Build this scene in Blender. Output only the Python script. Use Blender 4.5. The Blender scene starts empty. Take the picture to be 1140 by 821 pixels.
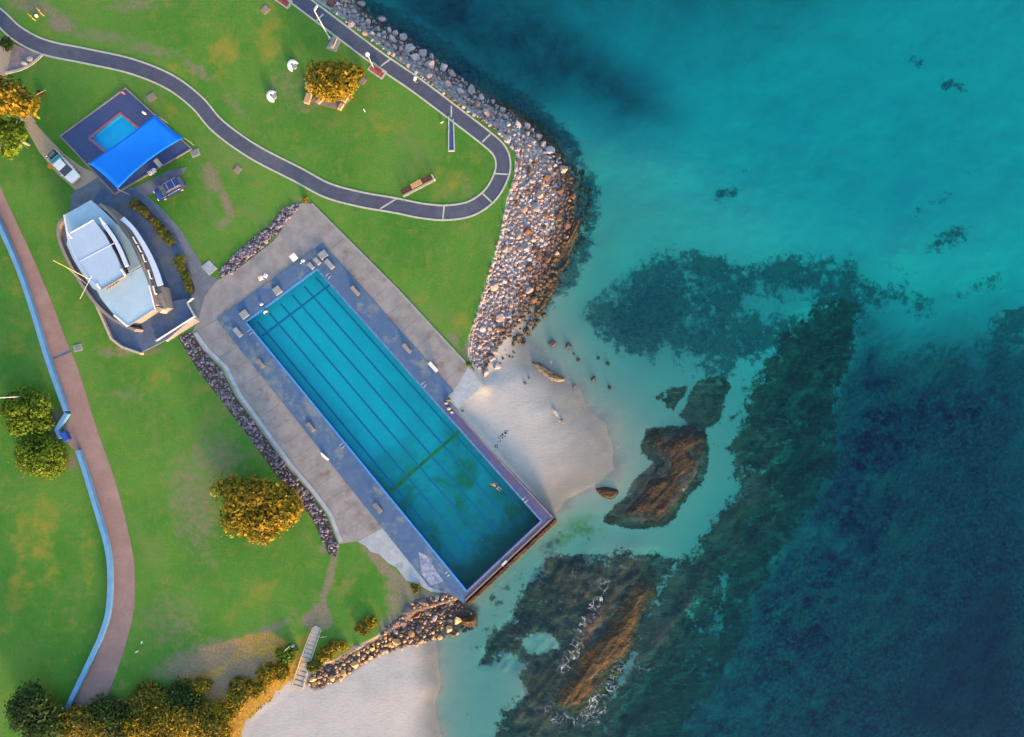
import bpy, bmesh, math, random
import numpy as np
from mathutils import Vector, Matrix, noise as mnoise

random.seed(7)
RNG = np.random.default_rng(11)
scene = bpy.context.scene
COL = scene.collection
R = math.radians

# ------------------------------------------------------------------ layout
S, CAMZ, G = 0.135, 105.0, 2.0          # metres per photo pixel on the lawn, camera height, lawn height
def P(px, py, z=G):
    k = S * (CAMZ - z) / (CAMZ - G)
    return ((px - 570) * k, (410.5 - py) * k, z)
def P2(px, py, z=G):
    return P(px, py, z)[:2]
def poly(pts, z=G):
    return [P2(a, b, z) for a, b in pts]
def smooth(pts, n=8, closed=False):
    """Catmull-Rom through the points"""
    out = []
    N = len(pts)
    rng = range(N if closed else N - 1)
    for i in rng:
        g = (lambda k: pts[k % N]) if closed else (lambda k: pts[min(max(k, 0), N - 1)])
        p0, p1, p2, p3 = (np.array(g(i + d), float) for d in (-1, 0, 1, 2))
        for k in range(n):
            t = k / n
            out.append(tuple(0.5 * ((2 * p1) + (-p0 + p2) * t + (2 * p0 - 5 * p1 + 4 * p2 - p3) * t * t + (-p0 + 3 * p1 - 3 * p2 + p3) * t ** 3)))
    if not closed:
        out.append(tuple(map(float, pts[-1])))
    return out

# ------------------------------------------------------------------ objects
def tag(o, label=None, cat=None, group=None, kind=None):
    if label: o['label'] = label
    if cat: o['category'] = cat
    if group: o['group'] = group
    if kind: o['kind'] = kind
    return o
def empty(name, loc, rz=0.0):
    o = bpy.data.objects.new(name, None)
    o.empty_display_size = 0.3
    o.location = loc
    o.rotation_euler = (0, 0, rz)
    COL.objects.link(o)
    return o
def copy_tree(o, parent=None):
    c = o.copy()
    COL.objects.link(c)
    if parent is not None:
        c.parent = parent
    for ch in list(o.children):
        copy_tree(ch, c)
    return c

class MB:
    def __init__(s):
        s.v = []; s.f = []
    def add(s, vs, fs):
        o = len(s.v)
        s.v += [tuple(map(float, p)) for p in vs]
        s.f += [tuple(o + i for i in f) for f in fs]
        return s
    def box(s, cx, cy, z0, z1, lx, ly, ang=0.0, bev=0.0):
        c, n = math.cos(ang), math.sin(ang)
        pts = [(-lx / 2, -ly / 2), (lx / 2, -ly / 2), (lx / 2, ly / 2), (-lx / 2, ly / 2)]
        w = [(cx + a * c - b * n, cy + a * n + b * c) for a, b in pts]
        return s.prism(w, z0, z1)
    def prism(s, p2, z0, z1):
        n = len(p2)
        a = sum(p2[i][0] * p2[(i + 1) % n][1] - p2[(i + 1) % n][0] * p2[i][1] for i in range(n))
        if a < 0: p2 = p2[::-1]
        z0 = z0 if isinstance(z0, (list, tuple)) else [z0] * n
        z1 = z1 if isinstance(z1, (list, tuple)) else [z1] * n
        if a < 0: z0, z1 = z0[::-1], z1[::-1]
        vs = [(x, y, z0[i]) for i, (x, y) in enumerate(p2)] + [(x, y, z1[i]) for i, (x, y) in enumerate(p2)]
        fs = [tuple(range(n - 1, -1, -1)), tuple(range(n, 2 * n))]
        fs += [(i, (i + 1) % n, n + (i + 1) % n, n + i) for i in range(n)]
        return s.add(vs, fs)
    def bar(s, a, b, w, z0, z1):
        dx, dy = b[0] - a[0], b[1] - a[1]
        L = math.hypot(dx, dy)
        return s.box((a[0] + b[0]) / 2, (a[1] + b[1]) / 2, z0, z1, L, w, math.atan2(dy, dx))
    def strip(s, cl, off, w, z0, z1):
        """band of width w, its middle 'off' to the left of the polyline"""
        n = len(cl)
        L, Rr = [], []
        for i in range(n):
            a = np.array(cl[max(i - 1, 0)]); b = np.array(cl[min(i + 1, n - 1)])
            d = b - a; d = d / (np.linalg.norm(d) + 1e-9)
            nrm = np.array((-d[1], d[0]))
            p = np.array(cl[i])
            L.append(tuple(p + nrm * (off + w / 2))); Rr.append(tuple(p + nrm * (off - w / 2)))
        vs = [(x, y, z1) for x, y in L] + [(x, y, z1) for x, y in Rr] + [(x, y, z0) for x, y in L] + [(x, y, z0) for x, y in Rr]
        fs = []
        for i in range(n - 1):
            fs.append((i, n + i, n + i + 1, i + 1))
            fs.append((2 * n + i, i, i + 1, 2 * n + i + 1))
            fs.append((n + i, 3 * n + i, 3 * n + i + 1, n + i + 1))
            fs.append((3 * n + i, 2 * n + i, 2 * n + i + 1, 3 * n + i + 1))
        fs.append((0, 2 * n, 3 * n, n)); fs.append((n - 1, 2 * n - 1, 4 * n - 1, 3 * n - 1))
        return s.add(vs, fs)
    def tube(s, pts, rad, n=8, cap=True):
        pts = [Vector(p) for p in pts]
        rad = rad if isinstance(rad, (list, tuple)) else [rad] * len(pts)
        vs, fs = [], []
        for i, p in enumerate(pts):
            t = (pts[min(i + 1, len(pts) - 1)] - pts[max(i - 1, 0)]).normalized()
            u = t.cross(Vector((0, 0, 1)))
            if u.length < 1e-3: u = t.cross(Vector((1, 0, 0)))
            u.normalize(); w = t.cross(u)
            for k in range(n):
                a = 2 * math.pi * k / n
                vs.append(p + (u * math.cos(a) + w * math.sin(a)) * rad[i])
        for i in range(len(pts) - 1):
            for k in range(n):
                fs.append((i * n + k, i * n + (k + 1) % n, (i + 1) * n + (k + 1) % n, (i + 1) * n + k))
        if cap:
            fs.append(tuple(range(n - 1, -1, -1))); fs.append(tuple((len(pts) - 1) * n + k for k in range(n)))
        return s.add(vs, fs)
    def ball(s, c, r, sc=(1, 1, 1), seg=12, rings=8):
        vs, fs = [], []
        for i in range(rings + 1):
            th = math.pi * i / rings
            for k in range(seg):
                a = 2 * math.pi * k / seg
                vs.append((c[0] + r * sc[0] * math.sin(th) * math.cos(a), c[1] + r * sc[1] * math.sin(th) * math.sin(a), c[2] + r * sc[2] * math.cos(th)))
        for i in range(rings):
            for k in range(seg):
                fs.append((i * seg + k, (i + 1) * seg + k, (i + 1) * seg + (k + 1) % seg, i * seg + (k + 1) % seg))
        return s.add(vs, fs)
    def loft(s, rings):
        n = len(rings[0]); vs = [p for r in rings for p in r]; fs = []
        for i in range(len(rings) - 1):
            for k in range(n):
                fs.append((i * n + k, i * n + (k + 1) % n, (i + 1) * n + (k + 1) % n, (i + 1) * n + k))
        fs.append(tuple(range(n - 1, -1, -1))); fs.append(tuple((len(rings) - 1) * n + k for k in range(n)))
        return s.add(vs, fs)
    def build(s, name, mat, parent=None, bevel=0.0, smooth_=False, label=None, origin=None):
        me = bpy.data.meshes.new(name)
        if parent is None:
            if origin is None:
                a = np.array(s.v)
                origin = ((a[:, 0].min() + a[:, 0].max()) / 2, (a[:, 1].min() + a[:, 1].max()) / 2, a[:, 2].min())
            off = Vector(origin)
        else:
            r = parent
            while r.parent is not None: r = r.parent
            off = Vector(r.location)
        me.from_pydata([(x - off[0], y - off[1], z - off[2]) for x, y, z in s.v], [], s.f)
        bm = bmesh.new(); bm.from_mesh(me)
        bmesh.ops.recalc_face_normals(bm, faces=bm.faces)
        bm.to_mesh(me); bm.free()
        me.update()
        for m in (mat if isinstance(mat, (list, tuple)) else [mat]): me.materials.append(m)
        if smooth_: me.polygons.foreach_set('use_smooth', [True] * len(me.polygons))
        o = bpy.data.objects.new(name, me)
        COL.objects.link(o)
        if parent is None: o.location = off
        else: o.parent = parent
        if bevel > 0:
            b = o.modifiers.new('bevel', 'BEVEL'); b.width = bevel; b.segments = 2; b.limit_method = 'ANGLE'; b.angle_limit = R(40)
        if label: o['label'] = label
        return o

def mesh_np(name, V, F, mat, parent=None, loc=(0, 0, 0)):
    me = bpy.data.meshes.new(name)
    nv, nf, k = len(V), len(F), F.shape[1]
    me.vertices.add(nv); me.vertices.foreach_set('co', np.ascontiguousarray(V, np.float32).ravel())
    me.loops.add(nf * k); me.loops.foreach_set('vertex_index', np.ascontiguousarray(F, np.int32).ravel())
    me.polygons.add(nf)
    me.polygons.foreach_set('loop_start', np.arange(0, nf * k, k, dtype=np.int32))
    me.polygons.foreach_set('loop_total', np.full(nf, k, np.int32))
    me.update(calc_edges=True)
    me.materials.append(mat)
    o = bpy.data.objects.new(name, me)
    COL.objects.link(o); o.location = loc
    if parent is not None: o.parent = parent
    return o

# ------------------------------------------------------------------ materials
class NT:
    def __init__(s, name):
        s.m = bpy.data.materials.new(name); s.m.use_nodes = True
        s.t = s.m.node_tree; s.t.nodes.clear()
        s.out = s.n('ShaderNodeOutputMaterial')
    def n(s, typ, **kw):
        nd = s.t.nodes.new(typ)
        for k, v in kw.items():
            setattr(nd, k, v)
        return nd
    def set(s, sock, v):
        if hasattr(v, 'is_linked') or hasattr(v, 'links'): s.t.links.new(v, sock)
        elif isinstance(v, (tuple, list)): sock.default_value = (*v, 1.0) if len(v) == 3 and len(sock.default_value) == 4 else v
        else: sock.default_value = v
    def math(s, op, a, b=0.0, c=None, clamp=False):
        nd = s.n('ShaderNodeMath', operation=op, use_clamp=clamp)
        s.set(nd.inputs[0], a); s.set(nd.inputs[1], b)
        if c is not None: s.set(nd.inputs[2], c)
        return nd.outputs[0]
    def mix(s, f, a, b, bt='MIX'):
        nd = s.n('ShaderNodeMix', data_type='RGBA', blend_type=bt)
        s.set(nd.inputs[0], f); s.set(nd.inputs[6], a); s.set(nd.inputs[7], b)
        return nd.outputs[2]
    def step(s, x, lo, hi):
        nd = s.n('ShaderNodeMapRange', interpolation_type='SMOOTHSTEP')
        s.set(nd.inputs[0], x); nd.inputs[1].default_value = lo; nd.inputs[2].default_value = hi
        return nd.outputs[0]
    def pos(s):
        return s.n('ShaderNodeNewGeometry').outputs['Position']
    def objco(s):
        return s.n('ShaderNodeTexCoord').outputs['Object']
    def noise(s, co, scale, detail=4, rough=0.6, dist=0.0):
        nd = s.n('ShaderNodeTexNoise')
        s.set(nd.inputs['Vector'], co); nd.inputs['Scale'].default_value = scale
        nd.inputs['Detail'].default_value = detail; nd.inputs['Roughness'].default_value = rough; nd.inputs['Distortion'].default_value = dist
        return nd.outputs['Fac']
    def mapping(s, co, scale=(1, 1, 1), rot=(0, 0, 0), loc=(0, 0, 0)):
        nd = s.n('ShaderNodeMapping'); s.set(nd.inputs[0], co)
        nd.inputs['Scale'].default_value = scale; nd.inputs['Rotation'].default_value = rot; nd.inputs['Location'].default_value = loc
        return nd.outputs[0]
    def bump(s, h, strength=0.5, dist=0.05):
        nd = s.n('ShaderNodeBump'); nd.inputs['Strength'].default_value = strength; nd.inputs['Distance'].default_value = dist
        s.set(nd.inputs['Height'], h)
        return nd.outputs[0]
    def pbsdf(s, col, rough=0.8, spec=0.3, metal=0.0, normal=None, coat=0.0):
        nd = s.n('ShaderNodeBsdfPrincipled')
        s.set(nd.inputs['Base Color'], col); s.set(nd.inputs['Roughness'], rough)
        nd.inputs['Specular IOR Level'].default_value = spec; nd.inputs['Metallic'].default_value = metal
        nd.inputs['Coat Weight'].default_value = coat
        if normal is not None: s.set(nd.inputs['Normal'], normal)
        return nd
    def done(s, sh, vol=None):
        if sh is not None: s.t.links.new(sh if hasattr(sh, 'links') else sh.outputs[0], s.out.inputs[0])
        if vol is not None: s.t.links.new(vol, s.out.inputs[1])
        return s.m
    def attr(s, name):
        return s.n('ShaderNodeAttribute', attribute_name=name)
    def rgb(s, c):
        nd = s.n('ShaderNodeSeparateColor'); s.set(nd.inputs[0], c); return nd.outputs

def mat(name, c1, c2=None, scale=1.5, rough=0.8, spec=0.3, bump=0.0, bscale=8.0, metal=0.0, c3=None, s3=0.25, t3=(0.5, 0.7), coat=0.0, space='pos'):
    """two-tone noisy paint/stone with an optional third worn colour"""
    t = NT(name)
    co = t.pos() if space == 'pos' else t.objco()
    if c2 is None: c2 = tuple(x * 0.82 for x in c1)
    n1 = t.noise(co, scale, 6, 0.65)
    col = t.mix(t.step(n1, 0.32, 0.68), c1, c2)
    if c3 is not None:
        col = t.mix(t.step(t.noise(co, s3, 6, 0.7), *t3), col, c3)
    nor = t.bump(t.noise(co, bscale, 5, 0.7), bump, 0.05) if bump else None
    return t.done(t.pbsdf(col, rough, spec, metal, nor, coat))

M = {}
M['asphalt'] = mat('asphalt', (0.078, 0.08736, 0.1332), (0.06, 0.06888, 0.1077), 1.2, 0.9, 0.1, 0.4, 25, c3=(0.099, 0.1075, 0.1418), s3=0.12)
M['kerb'] = mat('kerb_concrete', (0.442, 0.4417, 0.3987), (0.34, 0.341, 0.3117), 1.5, 0.9, 0.1, 0.2, 20)
M['concrete'] = mat('concrete', (0.2649, 0.2479, 0.258), (0.1934, 0.1859, 0.1985), 0.5, 0.9, 0.1, 0.25, 14, c3=(0.1647, 0.1308, 0.1257), s3=0.35, t3=(0.52, 0.72))
M['concrete_pale'] = mat('concrete_pale', (0.338, 0.377, 0.429), (0.26, 0.2925, 0.338), 1.2, 0.9, 0.1, 0.25, 14, c3=(0.208, 0.2145, 0.2405), s3=0.5, t3=(0.55, 0.75))
M['slab'] = mat('slab_concrete', (0.2682, 0.29, 0.3045), (0.2175, 0.232, 0.2465), 2, 0.9, 0.1, 0.2, 20)
M['cover'] = mat('brown_cover', (0.24, 0.192, 0.176), (0.184, 0.1472, 0.1408), 2, 0.9, 0.1, 0.2, 20)
M['red_path'] = None
M['plaza'] = mat('plaza_paver', (0.08505, 0.1237, 0.2246), (0.0648, 0.09516, 0.1666), 0.9, 0.85, 0.15, 0.2, 10, c3=(0.1114, 0.1285, 0.1594), s3=0.3)
M['drive_grey'] = mat('drive_grey', (0.154, 0.1725, 0.2198), (0.1155, 0.1271, 0.1631), 0.8, 0.9, 0.1, 0.3, 14, c3=(0.0875, 0.09983, 0.1418), s3=0.25, t3=(0.5, 0.65))
M['drive_tan'] = mat('drive_tan', (0.4025, 0.3135, 0.225), (0.3325, 0.2557, 0.1875), 2.5, 0.9, 0.1, 0.3, 14)
M['deck_blue'] = mat('deck_blue', (0.054, 0.1061, 0.2242), (0.075, 0.1274, 0.2357), 0.8, 0.8, 0.15, 0.2, 10, c3=(0.1575, 0.1911, 0.2185), s3=0.28, t3=(0.50, 0.66))
M['deck_red'] = mat('deck_red', (0.1425, 0.087, 0.108), (0.093, 0.069, 0.105), 1.5, 0.8, 0.15, 0.3, 10, c3=(0.1125, 0.12, 0.225), s3=0.4)
M['coping'] = mat('coping_blue', (0.054, 0.24, 0.6), (0.042, 0.18, 0.48), 1.5, 0.5, 0.3)
M['coping_grey'] = mat('coping_grey', (0.105, 0.182, 0.392), (0.077, 0.126, 0.294), 1.5, 0.6, 0.3)
M['coping_red'] = mat('coping_red', (0.3, 0.1125, 0.15), (0.225, 0.09, 0.1275), 3, 0.7, 0.2)
M['pool_wall'] = mat('pool_wall_paint', (0.006, 0.15, 0.44), (0.006, 0.12, 0.36), 1.0, 0.7, 0.2, c3=(0.01, 0.085, 0.14), s3=0.2, t3=(0.5, 0.75))
M['kid_floor'] = mat('paddling_pool_floor', (0.006, 0.45, 0.84), (0.006, 0.4, 0.777), 0.6, 0.7, 0.2)
M['line'] = mat('lane_line_paint', (0.006, 0.135, 0.285), (0.006, 0.117, 0.24), 2, 0.7, 0.2)
M['roof'] = None
M['taupe'] = mat('taupe_render', (0.24, 0.216, 0.216), (0.192, 0.1728, 0.176), 1.2, 0.85, 0.1)
M['cream'] = mat('cream_render', (0.405, 0.36, 0.3075), (0.33, 0.2925, 0.255), 1.2, 0.85, 0.1)
M['white'] = mat('white_paint', (0.72, 0.72, 0.72), (0.64, 0.64, 0.65), 2, 0.5, 0.4)
M['offwhite'] = mat('off_white_wall', (0.513, 0.54, 0.621), (0.432, 0.459, 0.5265), 1.5, 0.7, 0.2)
M['glass'] = mat('dark_glass', (0.02, 0.03, 0.045), (0.016, 0.024, 0.035), 1, 0.08, 0.6)
M['wall_blue'] = mat('pale_blue_wall', (0.1313, 0.3125, 0.575), (0.1063, 0.25, 0.4875), 0.7, 0.8, 0.2, 0.15, 10)
M['blue_box'] = mat('blue_plastic', (0.02, 0.07, 0.38), None, 2, 0.5, 0.4)
M['pale_wood'] = mat('bleached_wood', (0.46, 0.40, 0.36), (0.36, 0.31, 0.28), 3, 0.9, 0.1)
M['metal'] = mat('galvanised', (0.52, 0.54, 0.56), (0.44, 0.46, 0.48), 3, 0.45, 0.5, metal=0.6)
M['steel'] = mat('stainless', (0.68, 0.70, 0.72), None, 3, 0.3, 0.5, metal=0.9)
M['tan_wood'] = mat('tan_wood', (0.50, 0.29, 0.15), (0.40, 0.22, 0.11), 3, 0.8, 0.2)
M['dark_wood'] = mat('dark_wood', (0.085, 0.045, 0.04), (0.06, 0.035, 0.035), 3, 0.8, 0.2)
M['grey_wood'] = mat('grey_wood', (0.34, 0.29, 0.26), (0.25, 0.21, 0.19), 3, 0.85, 0.2)
M['red_seat'] = mat('red_paint', (0.30, 0.055, 0.04), (0.24, 0.05, 0.04), 3, 0.6, 0.3)
M['sandstone'] = mat('sandstone', (0.48, 0.31, 0.19), (0.38, 0.24, 0.15), 1.5, 0.9, 0.2, 0.4, 6)
M['paving_brown'] = mat('paving_brown', (0.2325, 0.195, 0.1875), (0.18, 0.15, 0.15), 2, 0.9, 0.1)
M['paving_pink'] = mat('paving_pink', (0.256, 0.192, 0.208), (0.2, 0.152, 0.168), 2, 0.9, 0.1, 0.3, 12)
M['edging'] = mat('edging_stone', (0.45, 0.3975, 0.375), (0.36, 0.315, 0.3), 2, 0.9, 0.1)
M['yellow'] = mat('yellow_paint', (0.62, 0.40, 0.02), (0.52, 0.33, 0.02), 3, 0.5, 0.4)
M['teal_plastic'] = mat('teal_tarpaulin', (0.10, 0.42, 0.45), (0.08, 0.33, 0.37), 3, 0.6, 0.3)
M['black'] = mat('black_rubber', (0.018, 0.018, 0.02), None, 3, 0.7, 0.3)
M['car_white'] = mat('car_white', (0.74, 0.75, 0.77), (0.70, 0.71, 0.73), 1, 0.25, 0.5, coat=0.5)
M['car_blue'] = mat('car_blue', (0.012, 0.03, 0.20), (0.010, 0.025, 0.16), 1, 0.2, 0.5, coat=0.7)
M['lamp_red'] = mat('tail_lamp', (0.35, 0.01, 0.01), None, 3, 0.3, 0.5)
M['lamp_clear'] = mat('headlamp', (0.7, 0.72, 0.75), None, 3, 0.15, 0.5)
M['skin'] = mat('skin', (0.48, 0.29, 0.20), (0.42, 0.25, 0.17), 6, 0.6, 0.3, space='obj')
M['hair'] = mat('hair', (0.035, 0.02, 0.012), None, 20, 0.6, 0.3, space='obj')
M['cloth_dark'] = mat('dark_cloth', (0.02, 0.025, 0.05), None, 10, 0.9, 0.1, space='obj')
M['cloth_white'] = mat('white_cloth', (0.72, 0.71, 0.70), (0.62, 0.61, 0.60), 6, 0.9, 0.1, space='obj')
M['trunk'] = mat('bark', (0.20, 0.16, 0.13), (0.12, 0.095, 0.08), 4, 0.95, 0.1, 0.6, 12)
M['bark_pale'] = mat('pale_bark', (0.42, 0.37, 0.31), (0.30, 0.26, 0.22), 3, 0.9, 0.1, 0.4, 10)
M['mulch'] = mat('mulch', (0.075, 0.055, 0.05), (0.05, 0.04, 0.04), 4, 0.95, 0.1, 0.6, 10)
M['seaweed'] = mat('dry_seaweed', (0.05, 0.035, 0.03), None, 6, 0.9, 0.1)
M['path_sand'] = mat('sandy_path', (0.352, 0.328, 0.328), (0.264, 0.248, 0.248), 1.5, 0.95, 0.1, 0.5, 8)

def rock_mat(name, cols, rough=0.9, dark=None):
    """stone whose tint differs from stone to stone"""
    t = NT(name)
    oi = t.n('ShaderNodeObjectInfo').outputs['Random']
    isl = t.n('ShaderNodeNewGeometry').outputs['Random Per Island']
    r = t.math('FRACT', t.math('ADD', oi, isl))
    ramp = t.n('ShaderNodeValToRGB'); t.set(ramp.inputs[0], r)
    el = ramp.color_ramp.elements
    while len(el) < len(cols): el.new(0.5)
    for i, c in enumerate(cols):
        el[i].position = i / (len(cols) - 1); el[i].color = (*c, 1)
    pos = t.pos()
    n = t.noise(pos, 2.2, 6, 0.7)
    col = t.mix(t.step(n, 0.35, 0.7), ramp.outputs[0], t.mix(0.5, ramp.outputs[0], (0.10, 0.08, 0.08)))
    z = t.n('ShaderNodeSeparateXYZ'); t.set(z.inputs[0], pos)
    wet = t.step(t.math('ADD', z.outputs[2], t.math('MULTIPLY', t.noise(pos, 0.7, 4), -0.5)), 0.02, -0.30)   # tide-wetted, weedy foot
    col = t.mix(t.math('MULTIPLY', wet, 0.85), col, dark or (0.05, 0.032, 0.022))
    return t.done(t.pbsdf(col, rough, 0.25, 0, t.bump(t.noise(pos, 5, 6, 0.7), 0.5, 0.08)))
M['rock_grey'] = rock_mat('boulder_grey', [(0.273, 0.2535, 0.3071), (0.4095, 0.3705, 0.43), (0.1911, 0.1755, 0.2116)])
M['rock_pink'] = rock_mat('boulder_pink', [(0.351, 0.247, 0.2275), (0.455, 0.325, 0.2925), (0.273, 0.195, 0.1885)])
M['rock_brown'] = rock_mat('boulder_brown', [(0.105, 0.052, 0.040), (0.16, 0.08, 0.05), (0.075, 0.045, 0.04)])
M['rock_orange'] = rock_mat('boulder_sunlit', [(0.598, 0.341, 0.16), (0.736, 0.462, 0.24), (0.46, 0.231, 0.09)])  # seaward bank stones: orange sunlight put into the stone colour
M['rock_dark'] = rock_mat('boulder_dark', [(0.0845, 0.0754, 0.0975), (0.13, 0.1144, 0.1404), (0.065, 0.0585, 0.0754)])
M['gravel'] = rock_mat('bed_stones', [(0.1377, 0.1203, 0.1812), (0.2465, 0.2175, 0.2828), (0.07975, 0.0725, 0.1131), (0.3045, 0.2828, 0.3262)])

def reef_mat(name, a, b, c):
    t = NT(name); pos = t.pos()
    n = t.noise(pos, 0.45, 8, 0.72); n2 = t.noise(t.mapping(pos, (0.35, 2.0, 1), (0, 0, R(-52))), 0.7, 6, 0.7)
    col = t.mix(t.step(n, 0.38, 0.62), a, b)
    col = t.mix(t.step(n2, 0.50, 0.62), col, c)
    crack = t.step(t.math('ABSOLUTE', t.math('SUBTRACT', t.noise(t.mapping(pos, (0.5, 1.4, 1), (0, 0, R(-52))), 0.55, 5, 0.65, 0.6), 0.5)), 0.035, 0.0)
    col = t.mix(t.math('MULTIPLY', crack, 0.75), col, (0.010, 0.010, 0.011))
    col = t.mix(t.math('MULTIPLY', t.step(t.noise(pos, 1.6, 6, 0.75), 0.58, 0.72), 0.5), col, (0.15, 0.14, 0.125))
    return t.done(t.pbsdf(col, 0.75, 0.2, 0, t.bump(t.math('SUBTRACT', t.noise(pos, 1.6, 8, 0.75), crack), 0.6, 0.12)))
M['reef_red'] = reef_mat('reef_red_rock', (0.04185, 0.02371, 0.01953), (0.02233, 0.01884, 0.01535), (0.04604, 0.04045, 0.01674))
M['reef_tan'] = reef_mat('reef_tan_rock', (0.07646, 0.04406, 0.01714), (0.04896, 0.03182, 0.01714), (0.02448, 0.02081, 0.01714))
M['ledge'] = reef_mat('ledge_rock', (0.1456, 0.084, 0.0392), (0.0896, 0.0476, 0.0252), (0.042, 0.028, 0.0196))
M['boulder_tan'] = reef_mat('tan_boulder', (0.204, 0.156, 0.114), (0.156, 0.12, 0.0864), (0.114, 0.102, 0.0936))
M['boulder_pale'] = reef_mat('pale_boulder', (0.429, 0.403, 0.364), (0.351, 0.3315, 0.3055), (0.26, 0.2535, 0.247))

def leaf_mat(name, cols, trans=0.35):
    t = NT(name)
    isl = t.n('ShaderNodeNewGeometry').outputs['Random Per Island']
    ramp = t.n('ShaderNodeValToRGB'); t.set(ramp.inputs[0], isl)
    el = ramp.color_ramp.elements
    while len(el) < len(cols): el.new(0.5)
    for i, c in enumerate(cols):
        el[i].position = i / (len(cols) - 1); el[i].color = (*c, 1)
    n = t.noise(t.pos(), 0.9, 3, 0.6)
    col = t.mix(t.step(n, 0.35, 0.7), ramp.outputs[0], t.mix(0.45, ramp.outputs[0], (0.02, 0.05, 0.01)))
    d = t.pbsdf(col, 0.65, 0.25)
    tr = t.n('ShaderNodeBsdfTranslucent'); t.set(tr.inputs[0], col)
    mx = t.n('ShaderNodeMixShader'); mx.inputs[0].default_value = trans
    t.t.links.new(d.outputs[0], mx.inputs[1]); t.t.links.new(tr.outputs[0], mx.inputs[2])
    return t.done(mx.outputs[0])
M['leaf_green'] = leaf_mat('leaf_green', [(0.075, 0.1495, 0.0072), (0.1375, 0.2145, 0.0096), (0.1875, 0.2535, 0.0144)])
M['leaf_dark'] = leaf_mat('leaf_dark', [(0.018, 0.045, 0.010), (0.035, 0.075, 0.014), (0.055, 0.095, 0.016)])
M['leaf_sunlit'] = leaf_mat('leaf_sunlit', [(0.07, 0.085, 0.008), (0.26, 0.185, 0.010), (0.50, 0.30, 0.012)])  # green foliage with the low sun's orange put into the leaf colour
M['leaf_olive'] = leaf_mat('leaf_olive', [(0.0675, 0.084, 0.01), (0.162, 0.144, 0.014), (0.297, 0.204, 0.016)])
M['leaf_strap'] = leaf_mat('leaf_strap', [(0.078, 0.105, 0.0144), (0.169, 0.182, 0.024), (0.26, 0.252, 0.036), (0.091, 0.063, 0.024)])

def brick_path():
    t = NT('brick_paving'); pos = t.pos()
    b = t.n('ShaderNodeTexBrick'); t.set(b.inputs['Vector'], t.mapping(pos, (1, 1, 1), (0, 0, R(68))))
    t.set(b.inputs['Color1'], (0.29, 0.185, 0.17)); t.set(b.inputs['Color2'], (0.245, 0.155, 0.145)); t.set(b.inputs['Mortar'], (0.19, 0.13, 0.125))
    b.inputs['Scale'].default_value = 2.2; b.inputs['Mortar Size'].default_value = 0.03
    col = t.mix(t.step(t.noise(pos, 0.35, 6, 0.7), 0.4, 0.7), b.outputs[0], t.mix(0.5, b.outputs[0], (0.34, 0.235, 0.215)))
    return t.done(t.pbsdf(col, 0.9, 0.2, 0, t.bump(t.noise(pos, 14, 5), 0.3, 0.03)))
M['red_path'] = brick_path()

def roof_mat(name, c1, c2, ang):
    t = NT(name); pos = t.pos()
    w = t.n('ShaderNodeTexWave', wave_type='BANDS', bands_direction='X')
    t.set(w.inputs['Vector'], t.mapping(pos, (1, 1, 1), (0, 0, ang))); w.inputs['Scale'].default_value = 1.6
    col = t.mix(t.step(t.noise(pos, 0.5, 7, 0.7), 0.35, 0.7), c1, c2)
    col = t.mix(t.math('MULTIPLY', t.step(t.noise(t.mapping(pos, (3, .3, 1), (0, 0, ang)), 0.9, 5, 0.7), 0.55, 0.75), 0.35), col, (0.19, 0.25, 0.33))
    return t.done(t.pbsdf(col, 0.5, 0.35, 0.0, t.bump(w.outputs[1], 0.25, 0.03)))
M['roof'] = roof_mat('roof_sheet', (0.30, 0.43, 0.55), (0.35, 0.48, 0.60), R(-32))
M['roof_white'] = roof_mat('roof_sheet_pale', (0.345, 0.45, 0.61), (0.315, 0.415, 0.57), R(-32))
M['roof_grey'] = roof_mat('roof_sheet_grey', (0.20, 0.27, 0.31), (0.17, 0.235, 0.27), R(-32))
M['awning'] = mat('awning_white', (0.468, 0.559, 0.8), (0.416, 0.5005, 0.8), 1, 0.5, 0.2)
def sail_mat():
    t = NT('sail_cloth'); pos = t.pos()
    col = t.mix(t.step(t.noise(pos, 0.4, 3), 0.3, 0.7), (0.002, 0.19, 0.80), (0.002, 0.165, 0.76))
    d = t.pbsdf(col, 0.7, 0.2, 0, t.bump(t.noise(t.mapping(pos, (1, .25, 1), (0, 0, R(35))), 0.6, 2), 0.2, 0.3))
    tr = t.n('ShaderNodeBsdfTranslucent'); t.set(tr.inputs[0], col)
    mx = t.n('ShaderNodeMixShader'); mx.inputs[0].default_value = 0.2
    t.t.links.new(d.outputs[0], mx.inputs[1]); t.t.links.new(tr.outputs[0], mx.inputs[2])
    return t.done(mx.outputs[0])
M['sail'] = sail_mat()

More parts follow.
